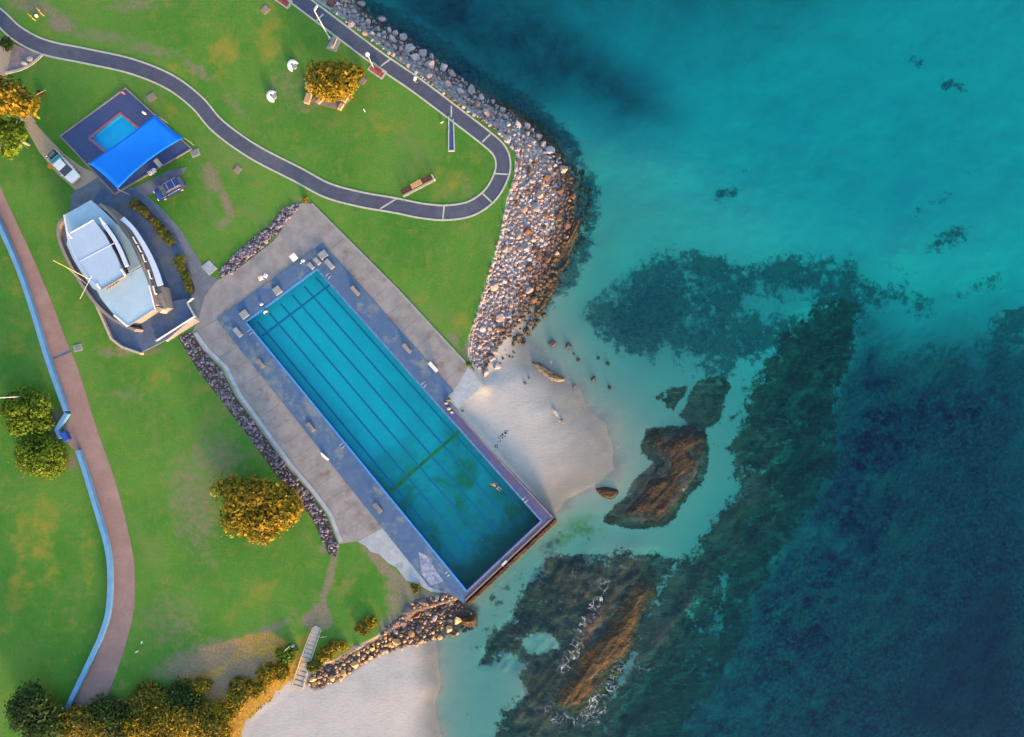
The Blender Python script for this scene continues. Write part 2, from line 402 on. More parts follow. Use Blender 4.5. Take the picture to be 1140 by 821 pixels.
def water_mat(name, absorb, foam=False, wave=0.22, rough=0.05):
    """clear water: Fresnel gloss over a see-through surface, and absorption in the body of it"""
    t = NT(name); pos = t.pos()
    h = t.math('ADD', t.noise(t.mapping(pos, (1, .45, 1), (0, 0, R(35))), 0.5, 5, 0.65), t.math('MULTIPLY', t.noise(pos, 2.2, 3, 0.6), 0.3))
    nor = t.bump(h, wave, 0.3)
    ge = t.n('ShaderNodeNewGeometry'); dt = t.n('ShaderNodeVectorMath', operation='DOT_PRODUCT')
    t.set(dt.inputs[0], ge.outputs['Incoming']); t.set(dt.inputs[1], nor)
    fr = t.math('ADD', 0.02, t.math('MULTIPLY', 0.98, t.math('POWER', t.math('SUBTRACT', 1.0, t.math('ABSOLUTE', dt.outputs['Value']), clamp=True), 5.0)))   # Schlick, the same from both sides
    gl = t.n('ShaderNodeBsdfGlossy'); gl.inputs['Roughness'].default_value = rough; t.set(gl.inputs['Normal'], nor)
    tr = t.n('ShaderNodeBsdfTransparent')
    mx = t.n('ShaderNodeMixShader'); t.set(mx.inputs[0], fr)
    t.t.links.new(tr.outputs[0], mx.inputs[1]); t.t.links.new(gl.outputs[0], mx.inputs[2])
    sh = mx.outputs[0]
    if foam:
        m = t.rgb(t.attr('foam').outputs['Color'])[0]
        rid = lambda sc, w, seed: t.step(t.math('ABSOLUTE', t.math('SUBTRACT', t.noise(t.mapping(pos, (1, 1, 1), (0, 0, R(38)), (seed, 0, 0)), sc, 3, 0.55, 0.8), 0.5)), w, 0.0)
        lace = t.math('MAXIMUM', rid(0.34, 0.020, 0.0), t.math('MULTIPLY', rid(0.62, 0.022, 7.0), 0.7))
        patch = t.step(t.math('ADD', m, t.math('MULTIPLY', t.math('SUBTRACT', t.noise(pos, 0.22, 4, 0.6), 0.5), 1.8)), 0.40, 0.95)
        f = t.math('MULTIPLY', patch, t.math('MULTIPLY', t.math('ADD', lace, t.math('MULTIPLY', t.step(t.noise(pos, 0.8, 4, 0.6), 0.55, 0.78), 0.30), clamp=True), t.math('MULTIPLY', t.step(t.noise(pos, 0.7, 5, 0.7), 0.34, 0.66), t.math('ADD', 0.25, t.math('MULTIPLY', m, 0.62)))), clamp=True)
        df = t.n('ShaderNodeBsdfDiffuse'); df.inputs[0].default_value = (0.75, 0.76, 0.82, 1)
        mx2 = t.n('ShaderNodeMixShader'); t.set(mx2.inputs[0], f)
        t.t.links.new(sh, mx2.inputs[1]); t.t.links.new(df.outputs[0], mx2.inputs[2]); sh = mx2.outputs[0]
    va = t.n('ShaderNodeVolumeAbsorption'); d = max(absorb) * 1.05
    va.inputs['Density'].default_value = d
    va.inputs['Color'].default_value = (*[1 - a / d for a in absorb], 1)
    return t.done(sh, va.outputs[0])
M['sea'] = water_mat('sea_water', (0.55, 0.026, 0.0135), True)
M['pool_water'] = water_mat('pool_water', (0.25, 0.02, 0.012), False, 0.03)
M['kid_water'] = water_mat('paddling_pool_water', (0.25, 0.02, 0.01), False, 0.02)
# ------------------------------------------------------------------ terrain (land, beach and sea floor as one sheet)
LAND = [(-260, -320), (250, -320), (306, -40), (349, 0), (400, 35), (438, 65), (508, 115), (553, 147), (573, 172), (571, 198), (563, 222), (557, 255),
        (549, 285), (540, 315), (531, 345), (521, 375), (520, 397), (527, 412), (530, 424), (500, 449), (608, 578), (516.5, 664), (497, 670), (462, 680),
        (440, 697), (402, 718), (374, 735), (352, 738), (334, 742), (312, 752), (286, 772), (262, 796), (248, 835), (225, 1150), (-260, 1150)]
BED = [  # photo x, photo y, height
    # breakwater: crest and waterline
    (380, 5, .9), (425, 40, .9), (480, 75, .9), (530, 110, .9), (575, 140, 1.0), (590, 170, 1.1), (600, 210, 1.0), (590, 250, 1.0), (575, 290, 1.0), (562, 330, 1.0), (548, 370, 1.0), (540, 400, .9),
    (395, 0, -.4), (440, 32, -.4), (495, 70, -.4), (545, 108, -.4), (590, 138, -.4), (622, 168, -.3), (642, 205, -.3), (640, 250, -.3), (622, 300, -.2), (606, 340, -.15), (582, 378, 0.0), (562, 400, .35), (548, 415, .6),
    (415, 0, -2.5), (460, 28, -2.5), (515, 62, -2.4), (560, 95, -2.2), (605, 122, -1.9), (640, 155, -1.6), (662, 205, -1.3), (660, 260, -1.0), (645, 310, -.7),
    # cove beach
    (520, 440, 1.5), (512, 459, 1.5), (538, 431, 1.4), (524, 468, 1.2), (545, 440, 1.15), (545, 480, .95), (570, 425, .6), (570, 460, .75), (570, 505, .7), (590, 400, .05), (600, 425, .3), (600, 460, .55), (595, 520, .5), (620, 450, .25), (625, 490, .35), (645, 470, .16), (650, 505, .15), (680, 505, .03), (640, 435, 0.02), (690, 470, -.12), (630, 545, .08), (605, 545, .3), (660, 540, .02), (690, 535, -.02),
    (650, 575, -.35), (620, 580, -.15), (640, 610, -.5), (600, 640, -.5), (560, 680, -.45), (525, 715, -.4), (505, 760, -.25), (488, 780, -.05), (480, 720, .12), (470, 770, .45), (470, 820, .35), (430, 770, 1.0), (420, 820, 1.0), (380, 780, 1.4), (330, 790, 1.6), (340, 821, 1.5), (500, 821, -.15), (530, 821, -.5), (540, 760, -.5),
    (640, 380, -.3), (690, 420, -.55), (650, 330, -.8), (680, 360, -.9), (680, 270, -1.1), (700, 220, -1.35), (670, 160, -1.7), (720, 180, -1.6), (760, 240, -1.6), (850, 250, -1.9), (1000, 280, -2.1), (1100, 280, -2.4),
    (1000, 200, -3.8), (1000, 100, -4.0), (1130, 50, -3.6), (860, 110, -4.2), (700, 70, -4.6), (620, 60, -4.4), (500, 10, -4.2), (760, 20, -4.2), (900, 20, -3.8), (1250, 100, -4), (1250, 400, -6), (800, -60, -4),
    (700, 300, -1.4), (720, 400, -.9), (745, 440, -.8), (730, 350, -1.2), (800, 330, -1.7), (850, 400, -1.8), (900, 350, -2.4), (950, 320, -2.8), (1000, 330, -3.0), (800, 450, -1.0), (790, 520, -.8), (825, 520, -1.0), (860, 600, -2.0), (900, 500, -2.4), (1000, 400, -3.8), (1000, 520, -4.6), (1000, 650, -5.2),
    (1100, 500, -5.4), (1100, 650, -6.6), (1100, 780, -7.4), (1200, 700, -8), (920, 700, -4.0), (860, 780, -3.2), (780, 600, -1.0), (760, 640, -1.0), (700, 595, -.6), (770, 700, -1.4), (740, 790, -1.5), (980, 800, -5.6), (1000, 920, -7), (700, 900, -2), (560, 900, -.6), (440, 900, 1.0), (300, 900, 1.6),
    (610, 640, -.25), (640, 660, -.12), (700, 630, -.15), (620, 720, -.1), (690, 680, -.02), (650, 760, -.05), (590, 800, -.12), (560, 740, -.35)]

KRIDGE = [(905, 340), (955, 338), (950, 400), (930, 450), (925, 520), (895, 560), (850, 610), (812, 655), (790, 700), (745, 765), (700, 850), (650, 850), (700, 750), (735, 680), (760, 635), (795, 590), (830, 548), (820, 500), (840, 452), (855, 402), (885, 365)]
R1 = [(722, 481), (745, 478), (781, 479), (783, 502), (779, 528), (757, 560), (744, 578), (722, 584), (700, 583), (679, 576), (700, 551), (716, 531), (736, 516), (720, 504)]
BANK = [(225, 720), (300, 700), (345, 735), (330, 775), (290, 800), (262, 850), (180, 850), (180, 780)]
def sdf(pts, X, Y, margin=90):
    """signed distance in photo pixels, positive inside"""
    pts = np.array(pts, float)
    x0, y0 = pts.min(0) - margin; x1, y1 = pts.max(0) + margin
    out = np.full(X.shape, -float(margin), np.float32)
    sel = np.where((X > x0) & (X < x1) & (Y > y0) & (Y < y1))[0]
    if not len(sel): return out
    x = X[sel].astype(np.float32); y = Y[sel].astype(np.float32)
    d = np.full(x.shape, 1e9, np.float32); ins = np.zeros(x.shape, bool)
    for i in range(len(pts)):
        ax, ay = pts[i]; bx, by = pts[(i + 1) % len(pts)]
        ex, ey = bx - ax, by - ay
        t = np.clip(((x - ax) * ex + (y - ay) * ey) / (ex * ex + ey * ey + 1e-9), 0, 1)
        d = np.minimum(d, (x - ax - t * ex) ** 2 + (y - ay - t * ey) ** 2)
        if ay != by:
            c = ((ay > y) != (by > y)) & (x < ex * (y - ay) / ey + ax)
            ins ^= c
    d = np.sqrt(d)
    out[sel] = np.where(ins, d, -d)
    return out
def pline(pts, X, Y, margin=40):
    """distance to an open line"""
    pts = np.array(pts, float)
    x0, y0 = pts.min(0) - margin; x1, y1 = pts.max(0) + margin
    out = np.full(X.shape, float(margin), np.float32)
    sel = np.where((X > x0) & (X < x1) & (Y > y0) & (Y < y1))[0]
    x, y = X[sel], Y[sel]; d = np.full(x.shape, 1e9)
    for i in range(len(pts) - 1):
        ax, ay = pts[i]; ex, ey = pts[i + 1] - pts[i]
        t = np.clip(((x - ax) * ex + (y - ay) * ey) / (ex * ex + ey * ey + 1e-9), 0, 1)
        d = np.minimum(d, (x - ax - t * ex) ** 2 + (y - ay - t * ey) ** 2)
    out[sel] = np.sqrt(d)
    return out
def sst(x, a, b):
    t = np.clip((x - a) / (b - a), 0, 1)
    return t * t * (3 - 2 * t)
def vnoise(x, y, seed=0):
    rng = np.random.default_rng(seed); T = rng.random((256, 256)).astype(np.float32)
    xi = np.floor(x).astype(int); yi = np.floor(y).astype(int)
    fx = x - xi; fy = y - yi
    fx = fx * fx * (3 - 2 * fx); fy = fy * fy * (3 - 2 * fy)
    g = lambda a, b: T[a & 255, b & 255]
    return (g(xi, yi) * (1 - fx) + g(xi + 1, yi) * fx) * (1 - fy) + (g(xi, yi + 1) * (1 - fx) + g(xi + 1, yi + 1) * fx) * fy
def fbm(x, y, f, octv=5, seed=0, gain=0.55):
    s = 0; a = 1; tot = 0
    for k in range(octv):
        s = s + a * vnoise(x * f + 17.3 * k, y * f - 9.1 * k, seed + k); tot += a; a *= gain; f *= 2.03
    return s / tot - 0.5

POOL_IN = [(273.7, 358.7), (353, 299.5), (603, 580), (519.7, 658.6)]      # water's edge: near-left, top, right, bottom
POOL_CUT = [(268, 358), (353, 293), (608, 580), (519.5, 665)]
KID_IN = [(101.5, 154), (134, 128), (172, 159), (139, 186)]
KID_CUT = [(98.5, 154), (134, 125), (175, 159), (139, 189)]
REEF = [(605, 620), (660, 612), (740, 612), (755, 625), (740, 650), (718, 700), (685, 780), (660, 835), (545, 835), (558, 792), (585, 770), (570, 752), (530, 742), (540, 712), (565, 690), (582, 650)]

bx = [(q[0] - 570) * S * (CAMZ - q[2]) / 103 for q in BED]; by = [(410.5 - q[1]) * S * (CAMZ - q[2]) / 103 for q in BED]
bp = np.array([bx, by]).T; bz = np.array([q[2] for q in BED])
_D = np.linalg.norm(bp[:, None] - bp[None], axis=2)
_A = np.block([[-_D - 0.6 * np.eye(len(bz)), np.ones((len(bz), 1))], [np.ones((1, len(bz))), np.zeros((1, 1))]])
_w = np.linalg.solve(_A, np.append(bz, 0))
def bed_height(x, y):
    out = np.zeros(len(x), np.float32)
    for i in range(0, len(x), 40000):
        q = np.stack([x[i:i + 40000], y[i:i + 40000]], 1)
        d = np.sqrt(((q[:, None] - bp[None]) ** 2).sum(2))
        out[i:i + 40000] = -(d @ _w[:-1]) + _w[-1]
    return np.clip(out, -9, 1.9)
def px_of(x, y, z):
    k = 103 / (CAMZ - z) / S
    return x * k + 570, 410.5 - y * k
def height(x, y):
    X, Y = px_of(x, y, G)
    sd = sdf(LAND, X, Y, 60) * S
    b = bed_height(x, y)
    bank = sst(sdf(BANK, X, Y, 40), -8, 8)
    h = b + (G - b) * np.where(bank > 0, sst(sd, -0.9 - 2.6 * bank, 0.8 * bank), sst(sd, -0.9, 0.0))
    Xr, Yr = px_of(x, y, -0.2)
    rf = sst(sdf(REEF, Xr, Yr, 40), -4, 10)
    u = x * math.cos(R(55)) + y * math.sin(R(55)); v = -x * math.sin(R(55)) + y * math.cos(R(55))
    h = h + rf * (-0.12 + 0.8 * fbm(u * 0.5, v * 1.5, 0.55, 5, 3))
    kf = sst(sdf(KRIDGE, Xr, Yr, 60), -10, 20)
    h = h + kf * (0.15 + 1.5 * fbm(u * .6, v * 1.4, 0.30, 6, 12))
    ef = sst(sdf([(900, 350), (1060, 372), (1180, 380), (1180, 850), (640, 850), (760, 700), (850, 520)], Xr, Yr, 60), -30, 40)
    h = h + ef * 1.5 * fbm(u * .7, v * 1.2, 0.22, 6, 82)
    sea = sst(-h, 0.6, 2.0)
    h = h + sea * 0.40 * fbm(x, y, 0.25, 6, 9)
    h = h + (0.06 * fbm(x, y, 0.3, 4, 21) + 0.34 * fbm(x, y, 0.11, 4, 51) * sst(np.abs(b), 1.1, 0.2)) * (sd < -0.5)
    r1 = sst(sdf(R1, Xr, Yr, 40), -7, 8)
    h = np.maximum(h, -0.95 + r1 * (0.80 + 0.5 * fbm(u * .5, v * 1.4, .5, 5, 71)) - 9 * (r1 <= 0))
    # the bank under the scrub in the south falls towards the beach
    h = np.where(sdf(POOL_CUT, X, Y, 30) > 0, -0.7, h)
    h = np.where(sdf(KID_CUT, X, Y, 30) > 0, 1.0, h)
    return h

def axis(lo, hi, st, far):
    a = list(np.arange(lo, hi + st * .5, st)); s = st; p = a[-1]; q = a[0]; post = []; pre = []
    while p < far:
        s *= 1.35; p += s; q -= s; post.append(p); pre.append(q)
    return np.array(pre[::-1] + a + post)
ax_ = axis(-84, 84, 0.24, 1500); ay_ = axis(-62, 62, 0.24, 1500)
GX, GY = np.meshgrid(ax_, ay_); sh = GX.shape
x, y = GX.ravel(), GY.ravel()
H = height(x, y)
def grid_faces(ny, nx):
    i = np.arange(ny * nx).reshape(ny, nx)
    return np.stack([i[:-1, :-1].ravel(), i[:-1, 1:].ravel(), i[1:, 1:].ravel(), i[1:, :-1].ravel()], 1)
X, Y = px_of(x, y, H)
XL, YL = px_of(x, y, G)

# ---- what grows or lies where, plus some painted shade and sunlight
bank_ = sst(sdf(BANK, XL, YL, 40), -8, 8)
grass = sst(sdf(LAND, XL, YL, 60) + bank_ * (15 + 26 * fbm(x, y, 0.45, 5, 91)), -3, 1)
dirt_and_shade = np.zeros_like(x); dry_and_sunlit = np.zeros_like(x)
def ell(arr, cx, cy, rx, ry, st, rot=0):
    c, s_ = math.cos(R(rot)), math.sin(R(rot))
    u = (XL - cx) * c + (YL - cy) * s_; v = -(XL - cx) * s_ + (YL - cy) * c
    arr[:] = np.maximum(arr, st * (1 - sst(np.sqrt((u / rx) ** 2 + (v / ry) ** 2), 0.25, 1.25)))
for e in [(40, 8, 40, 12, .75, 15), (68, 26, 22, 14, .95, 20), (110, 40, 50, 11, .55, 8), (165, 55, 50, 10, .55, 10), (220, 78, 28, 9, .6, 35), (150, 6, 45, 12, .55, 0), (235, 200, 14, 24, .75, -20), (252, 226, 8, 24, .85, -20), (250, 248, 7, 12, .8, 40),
          (262, 118, 26, 8, .5, 50), (320, 95, 28, 32, .42, 0), (338, 118, 30, 14, .45, 10), (215, 560, 38, 85, .55, -10), (238, 510, 45, 40, .52, 0), (190, 690, 55, 45, .4, 0), (225, 735, 75, 24, .85, -18), (265, 752, 55, 24, .95, -30), (300, 700, 30, 7, .7, -15),  # besides bare soil, patches above the bank bushes paint their shade
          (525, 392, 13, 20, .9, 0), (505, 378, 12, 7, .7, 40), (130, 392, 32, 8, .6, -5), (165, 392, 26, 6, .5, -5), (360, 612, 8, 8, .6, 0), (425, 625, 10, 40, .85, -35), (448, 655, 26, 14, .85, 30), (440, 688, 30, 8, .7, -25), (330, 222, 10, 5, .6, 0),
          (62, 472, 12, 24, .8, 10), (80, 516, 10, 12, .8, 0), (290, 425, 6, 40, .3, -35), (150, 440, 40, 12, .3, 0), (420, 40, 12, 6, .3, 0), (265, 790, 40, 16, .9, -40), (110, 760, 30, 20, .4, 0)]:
    ell(dirt_and_shade, *e)
for e in [(300, 40, 22, 45, .7, 10), (40, 590, 34, 60, .7, 8), (20, 660, 20, 60, .6, 15), (95, 620, 10, 60, .5, -8), (500, 200, 30, 34, .6, 0), (420, 140, 40, 24, .5, 0), (250, 60, 30, 34, .75, 20), (240, 35, 20, 14, .5, 0), (290, 662, 34, 12, .75, -38), (255, 690, 30, 12, .5, -30),
          (370, 350, 60, 25, .0, 40), (430, 310, 30, 20, .3, 40), (60, 640, 14, 24, .6, 20), (185, 120, 30, 14, .55, 40), (200, 80, 34, 10, .5, 20), (175, 420, 18, 30, .6, 60), (230, 440, 20, 60, .5, -35), (470, 330, 12, 26, .4, 20), (385, 660, 30, 30, .35, 0),
          (325, 730, 22, 26, 1.0, 15), (375, 727, 26, 12, 1.0, -25), (280, 765, 40, 12, 1.0, -40), (515, 360, 20, 14, .8, -50), (20, 380, 16, 40, .5, 10), (100, 300, 14, 60, .4, -25), (12, 300, 10, 50, .45, -15)]:
    ell(dry_and_sunlit, *e)
LOWR = [(462, 668), (500, 662), (516, 673), (531, 683), (527, 700), (505, 708), (478, 714), (448, 722), (425, 728), (400, 742), (378, 757), (350, 768), (342, 762), (352, 748), (372, 738), (398, 720), (420, 712), (428, 700), (444, 688)]
low_ = sst(sdf(LOWR, XL, YL, 40), -5, 1); grass = grass * (1 - low_)
for pts, st, w in [([(371, 606), (378, 606), (372, 640), (363, 668), (372, 694), (362, 704), (345, 702), (334, 691), (346, 678), (355, 670), (364, 638)], .95, 4), ([(334, 690), (310, 697), (290, 708), (294, 701), (320, 688)], .8, 5), ([(398, 602), (412, 612), (434, 630), (458, 650), (482, 660), (462, 670), (444, 656), (420, 634)], 1.0, 4), ([(190, 752), (250, 722), (330, 682), (322, 712), (296, 742), (262, 772), (236, 800), (190, 800)], .45, 26), ([(430, 660), (470, 655), (500, 660), (460, 690), (432, 700)], .8, 8), ([(70, 790), (180, 770), (180, 830), (70, 830)], .9, 8)]:  # the broad bank strip is painted shade of the bushes, others bare soil
    dirt_and_shade = np.maximum(dirt_and_shade, st * sst(sdf(pts, XL, YL, 40), -w, w))
dry_and_sunlit = np.maximum(dry_and_sunlit, 1.0 * sst(sdf([(346, 704), (342, 738), (326, 760), (300, 775), (270, 800), (250, 830), (238, 820), (262, 780), (290, 752), (318, 735), (330, 706)], XL, YL, 40), -5, 5)); dirt_and_shade = dirt_and_shade * (1 - .8 * sst(sdf([(346, 704), (342, 738), (326, 770), (300, 785), (275, 805), (262, 830), (238, 820), (262, 780), (290, 752), (318, 735), (330, 706)], XL, YL, 40), -5, 5))  # bank crest: warm sunlight on the slope painted along with dry grass
weed = np.zeros_like(x); kelp = np.zeros_like(x)
deep = np.zeros_like(x)
def reg(arr, pts, st, w0, w1=None):
    w1 = w0 if w1 is None else w1
    arr[:] = np.maximum(arr, st * sst(sdf(pts, X, Y), -w0, w1))
reg(weed, [(655, 352), (690, 315), (740, 288), (800, 285), (860, 293), (950, 290), (975, 318), (990, 345), (940, 345), (905, 340), (880, 370), (850, 400), (800, 398), (770, 402), (745, 385), (720, 400), (690, 392), (665, 378)], .70, 26, 14)
reg(weed, [(658, 352), (690, 318), (735, 298), (775, 320), (770, 365), (740, 385), (720, 398), (690, 390), (668, 376)], .92, 22, 26)
reg(weed, [(860, 296), (950, 292), (978, 325), (920, 335), (870, 320)], .78, 12, 12)
reg(weed, [(740, 400), (800, 385), (850, 390), (830, 440), (800, 440), (770, 428)], .55, 14)
reg(weed, [(900, 350), (985, 345), (1060, 372), (1160, 380), (1160, 850), (640, 850), (700, 760), (745, 680), (800, 610), (850, 520), (850, 430)], .56, 24, 24)
reg(weed, [(1010, 470), (1160, 430), (1160, 850), (860, 850), (880, 740), (960, 620)], .80, 70, 60)
reg(weed, [(1060, 640), (1160, 560), (1160, 850), (960, 850), (980, 740)], 1.0, 60, 60)
reg(weed, [(940, 330), (1000, 300), (1060, 350), (1000, 380), (960, 420), (930, 400)], .6, 18)
reg(weed, [(380, -20), (456, 20), (526, 68), (588, 108), (632, 144), (660, 190), (668, 238), (655, 285), (630, 328), (610, 352), (594, 345), (612, 300), (632, 250), (628, 200), (598, 155), (518, 105), (428, 45), (360, -10)], .74, 18, 8)
reg(weed, [(400, -30), (520, -30), (620, 50), (720, 110), (725, 130), (690, 135), (640, 105), (600, 118), (520, 70)], .36, 26, 30)
for e in [(1022, 235, 14, 10), (1045, 225, 16, 6), (1060, 260, 12, 8), (985, 235, 10, 5), (940, 232, 16, 6), (810, 215, 14, 10), (1020, 70, 18, 8), (1055, 95, 20, 8), (1075, 190, 20, 8), (760, 205, 10, 7), (700, 170, 8, 5), (1005, 300, 26, 10), (1060, 215, 10, 6)]:
    reg(weed, [(e[0] + e[2] * math.cos(a), e[1] + e[3] * math.sin(a)) for a in np.linspace(0, 6.28, 9)[:-1]], .62, 12)
for pts, st in [([(1000, 345), (1050, 322), (1110, 300), (1120, 312), (1060, 340), (1010, 365)], .62), ([(1060, 375), (1110, 345), (1160, 330), (1160, 400), (1090, 400)], .7), ([(985, 290), (1040, 262), (1090, 250), (1080, 268), (1030, 290), (1000, 312)], .55), ([(1040, 400), (1100, 380), (1160, 380), (1160, 440), (1060, 440)], .66), ([(960, 400), (1030, 390), (1050, 430), (980, 450)], .55), ([(1020, 75), (1050, 85), (1070, 100), (1045, 98)], .6)]:
    reg(weed, pts, st, 22)
# brown kelp-covered ridge running down the middle
reg(kelp, [(905, 340), (955, 338), (950, 400), (930, 450), (930, 520), (905, 570), (870, 620), (840, 670), (822, 720), (790, 780), (750, 850), (640, 850), (690, 750), (728, 668), (752, 628), (785, 588), (822, 548), (812, 500), (832, 452), (850, 402), (880, 365)], .78, 26, 22)
reg(kelp, [(758, 462), (776, 425), (800, 420), (818, 432), (805, 465), (790, 476), (765, 472)], .90, 9, 6)
reg(kelp, [(724, 441), (742, 433), (768, 430), (750, 458), (735, 450)], .72, 6, 5)
reg(kelp, [(722, 480), (782, 476), (786, 505), (782, 535), (758, 562), (745, 583), (700, 586), (676, 578), (700, 550), (715, 530), (735, 515), (717, 503)], .95, 11, 4)
reg(kelp, [(795, 440), (812, 432), (820, 470), (806, 500), (800, 545), (790, 530), (795, 480)], .5, 8)
reg(kelp, REEF, .80, 15, 16)
reg(weed, REEF, .62, 5, 10)
reg(weed, [(610, 590), (650, 575), (690, 600), (640, 620), (600, 640), (540, 690), (560, 655)], .40, 14)
for a in [(560, 715), (530, 720), (548, 665), (555, 672), (566, 655), (540, 700), (640, 590), (655, 600), (700, 605), (760, 590), (775, 575), (745, 600)]:
    reg(weed, [(a[0] + 7, a[1]), (a[0], a[1] + 6), (a[0] - 7, a[1] + 2), (a[0] - 1, a[1] - 6)], .62, 6)
clear = np.zeros_like(x)          # sandy gaps in the weed
for pts, st, w in [([(965, 345), (1000, 340), (1040, 365), (1010, 392), (965, 390)], .75, 16), ([(1010, 360), (1100, 340), (1100, 375), (1050, 385)], .4, 18), ([(830, 330), (905, 325), (900, 345), (850, 360), (820, 350)], .5, 14),
                   ([(822, 400), (834, 408), (815, 460), (800, 500), (812, 512), (790, 560), (762, 598), (742, 615), (730, 600), (755, 570), (785, 535), (795, 500), (805, 450)], .85, 7),
                   ([(800, 470), (828, 462), (818, 482), (800, 510)], .5, 6), ([(575, 710), (612, 705), (622, 720), (590, 728)], .8, 8), ([(540, 728), (570, 722), (590, 740), (560, 760)], .5, 8), ([(805, 620), (815, 640), (805, 700), (790, 720), (798, 660)], .45, 10),
                   ([(930, 545), (960, 540), (955, 570), (930, 580)], .4, 16), ([(780, 700), (798, 690), (790, 780), (765, 830), (760, 800)], .3, 14)]:
    reg(clear, pts, st, w)
weed = weed * (1 - clear); kelp = kelp * (1 - clear)
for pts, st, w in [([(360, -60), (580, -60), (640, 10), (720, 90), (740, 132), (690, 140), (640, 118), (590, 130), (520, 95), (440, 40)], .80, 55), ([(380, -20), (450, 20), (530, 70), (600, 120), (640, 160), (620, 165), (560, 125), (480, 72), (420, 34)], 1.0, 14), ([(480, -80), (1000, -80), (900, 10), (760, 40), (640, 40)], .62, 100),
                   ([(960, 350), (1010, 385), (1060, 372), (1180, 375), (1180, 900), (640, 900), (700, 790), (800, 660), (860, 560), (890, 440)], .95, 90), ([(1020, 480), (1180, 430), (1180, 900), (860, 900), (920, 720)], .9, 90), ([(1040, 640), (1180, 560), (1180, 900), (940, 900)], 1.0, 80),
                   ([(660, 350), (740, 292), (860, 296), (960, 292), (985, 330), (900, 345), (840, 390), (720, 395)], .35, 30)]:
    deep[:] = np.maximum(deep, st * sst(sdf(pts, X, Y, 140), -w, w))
green = np.zeros_like(x)
reg(green, [(620, 585), (655, 575), (668, 590), (640, 605), (615, 612)], .8, 12)

t = NT('ground')
pos = t.pos()
ca = t.rgb(t.attr('land').outputs['Color']); cb = t.rgb(t.attr('bed').outputs['Color'])
zc = t.n('ShaderNodeSeparateXYZ'); t.set(zc.inputs[0], pos); zc = zc.outputs[2]
nb = t.noise(pos, 0.07, 6, 0.6); nm = t.noise(pos, 0.45, 6, 0.68); nf = t.noise(pos, 3.0, 6, 0.75)
g = t.mix(t.step(nb, 0.35, 0.66), (0.046, 0.170, 0.024), (0.090, 0.215, 0.036))
g = t.mix(t.math('MULTIPLY', t.step(nm, 0.45, 0.75), 0.75), g, (0.150, 0.200, 0.042))
g = t.mix(t.math('MULTIPLY', t.step(nf, 0.42, 0.78), 0.62), g, (0.040, 0.115, 0.018))
g = t.mix(t.math('MULTIPLY', t.step(t.noise(pos, 0.11, 7, 0.68, 0.6), 0.50, 0.72), 0.55), g, (0.150, 0.175, 0.075))
grain = t.noise(t.mapping(pos, (2.4, 0.5, 1), (0, 0, R(40))), 1.1, 6, 0.75)
g = t.mix(t.math('MULTIPLY', t.step(grain, 0.46, 0.70), 0.38), g, (0.135, 0.175, 0.050))
dm = t.step(t.math('ADD', ca[2], t.math('MULTIPLY', t.math('SUBTRACT', nm, 0.5), 1.9)), 0.20, 1.25)
g = t.mix(t.math('MULTIPLY', dm, 0.85), g, t.mix(nf, (0.21, 0.195, 0.022), (0.28, 0.22, 0.05)))
bk = t.rgb(t.attr('silt').outputs['Color'])[2]
g = t.mix(t.math('MULTIPLY', t.step(t.math('ADD', bk, t.math('MULTIPLY', t.math('SUBTRACT', nm, 0.5), 1.2)), 0.35, 0.85), 0.85), g, t.mix(t.step(nf, 0.35, 0.65), (0.26, 0.15, 0.035), (0.58, 0.31, 0.06)))  # orange of the low sun painted into the bank's ground colour
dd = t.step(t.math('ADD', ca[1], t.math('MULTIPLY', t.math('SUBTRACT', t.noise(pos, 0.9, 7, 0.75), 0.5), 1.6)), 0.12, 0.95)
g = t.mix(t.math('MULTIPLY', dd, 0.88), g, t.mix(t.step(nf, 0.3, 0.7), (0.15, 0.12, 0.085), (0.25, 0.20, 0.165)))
# sand, wet near the water's edge
ns = t.noise(pos, 0.25, 6, 0.65)
sd = t.mix(t.step(ns, 0.35, 0.7), (0.375, 0.375, 0.39), (0.335, 0.335, 0.35))
ripple = t.noise(t.mapping(pos, (1, 2.2, 1), (0, 0, R(25))), 1.6, 5, 0.7)
sd = t.mix(t.math('MULTIPLY', t.step(ripple, 0.45, 0.7), 0.45), sd, (0.29, 0.265, 0.265))
zr = t.math('ADD', zc, t.math('MULTIPLY', t.math('SUBTRACT', ns, 0.5), 0.45))
sd = t.mix(t.math('MULTIPLY', t.step(zr, 0.70, 0.06), 0.95), sd, (0.175, 0.178, 0.176))
sd = t.mix(t.math('MULTIPLY', t.step(zr, 0.06, -0.12), 0.95), sd, (0.235, 0.255, 0.222))
sd = t.mix(t.math('MULTIPLY', t.step(zr, -0.9, -2.0), 0.8), sd, (0.36, 0.37, 0.33))
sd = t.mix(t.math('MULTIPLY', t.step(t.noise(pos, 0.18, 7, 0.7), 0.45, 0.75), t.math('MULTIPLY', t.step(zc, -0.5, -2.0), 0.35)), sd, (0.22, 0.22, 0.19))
sd = t.mix(t.math('MULTIPLY', cb[2], t.step(nm, 0.40, 0.6)), sd, (0.10, 0.16, 0.04))
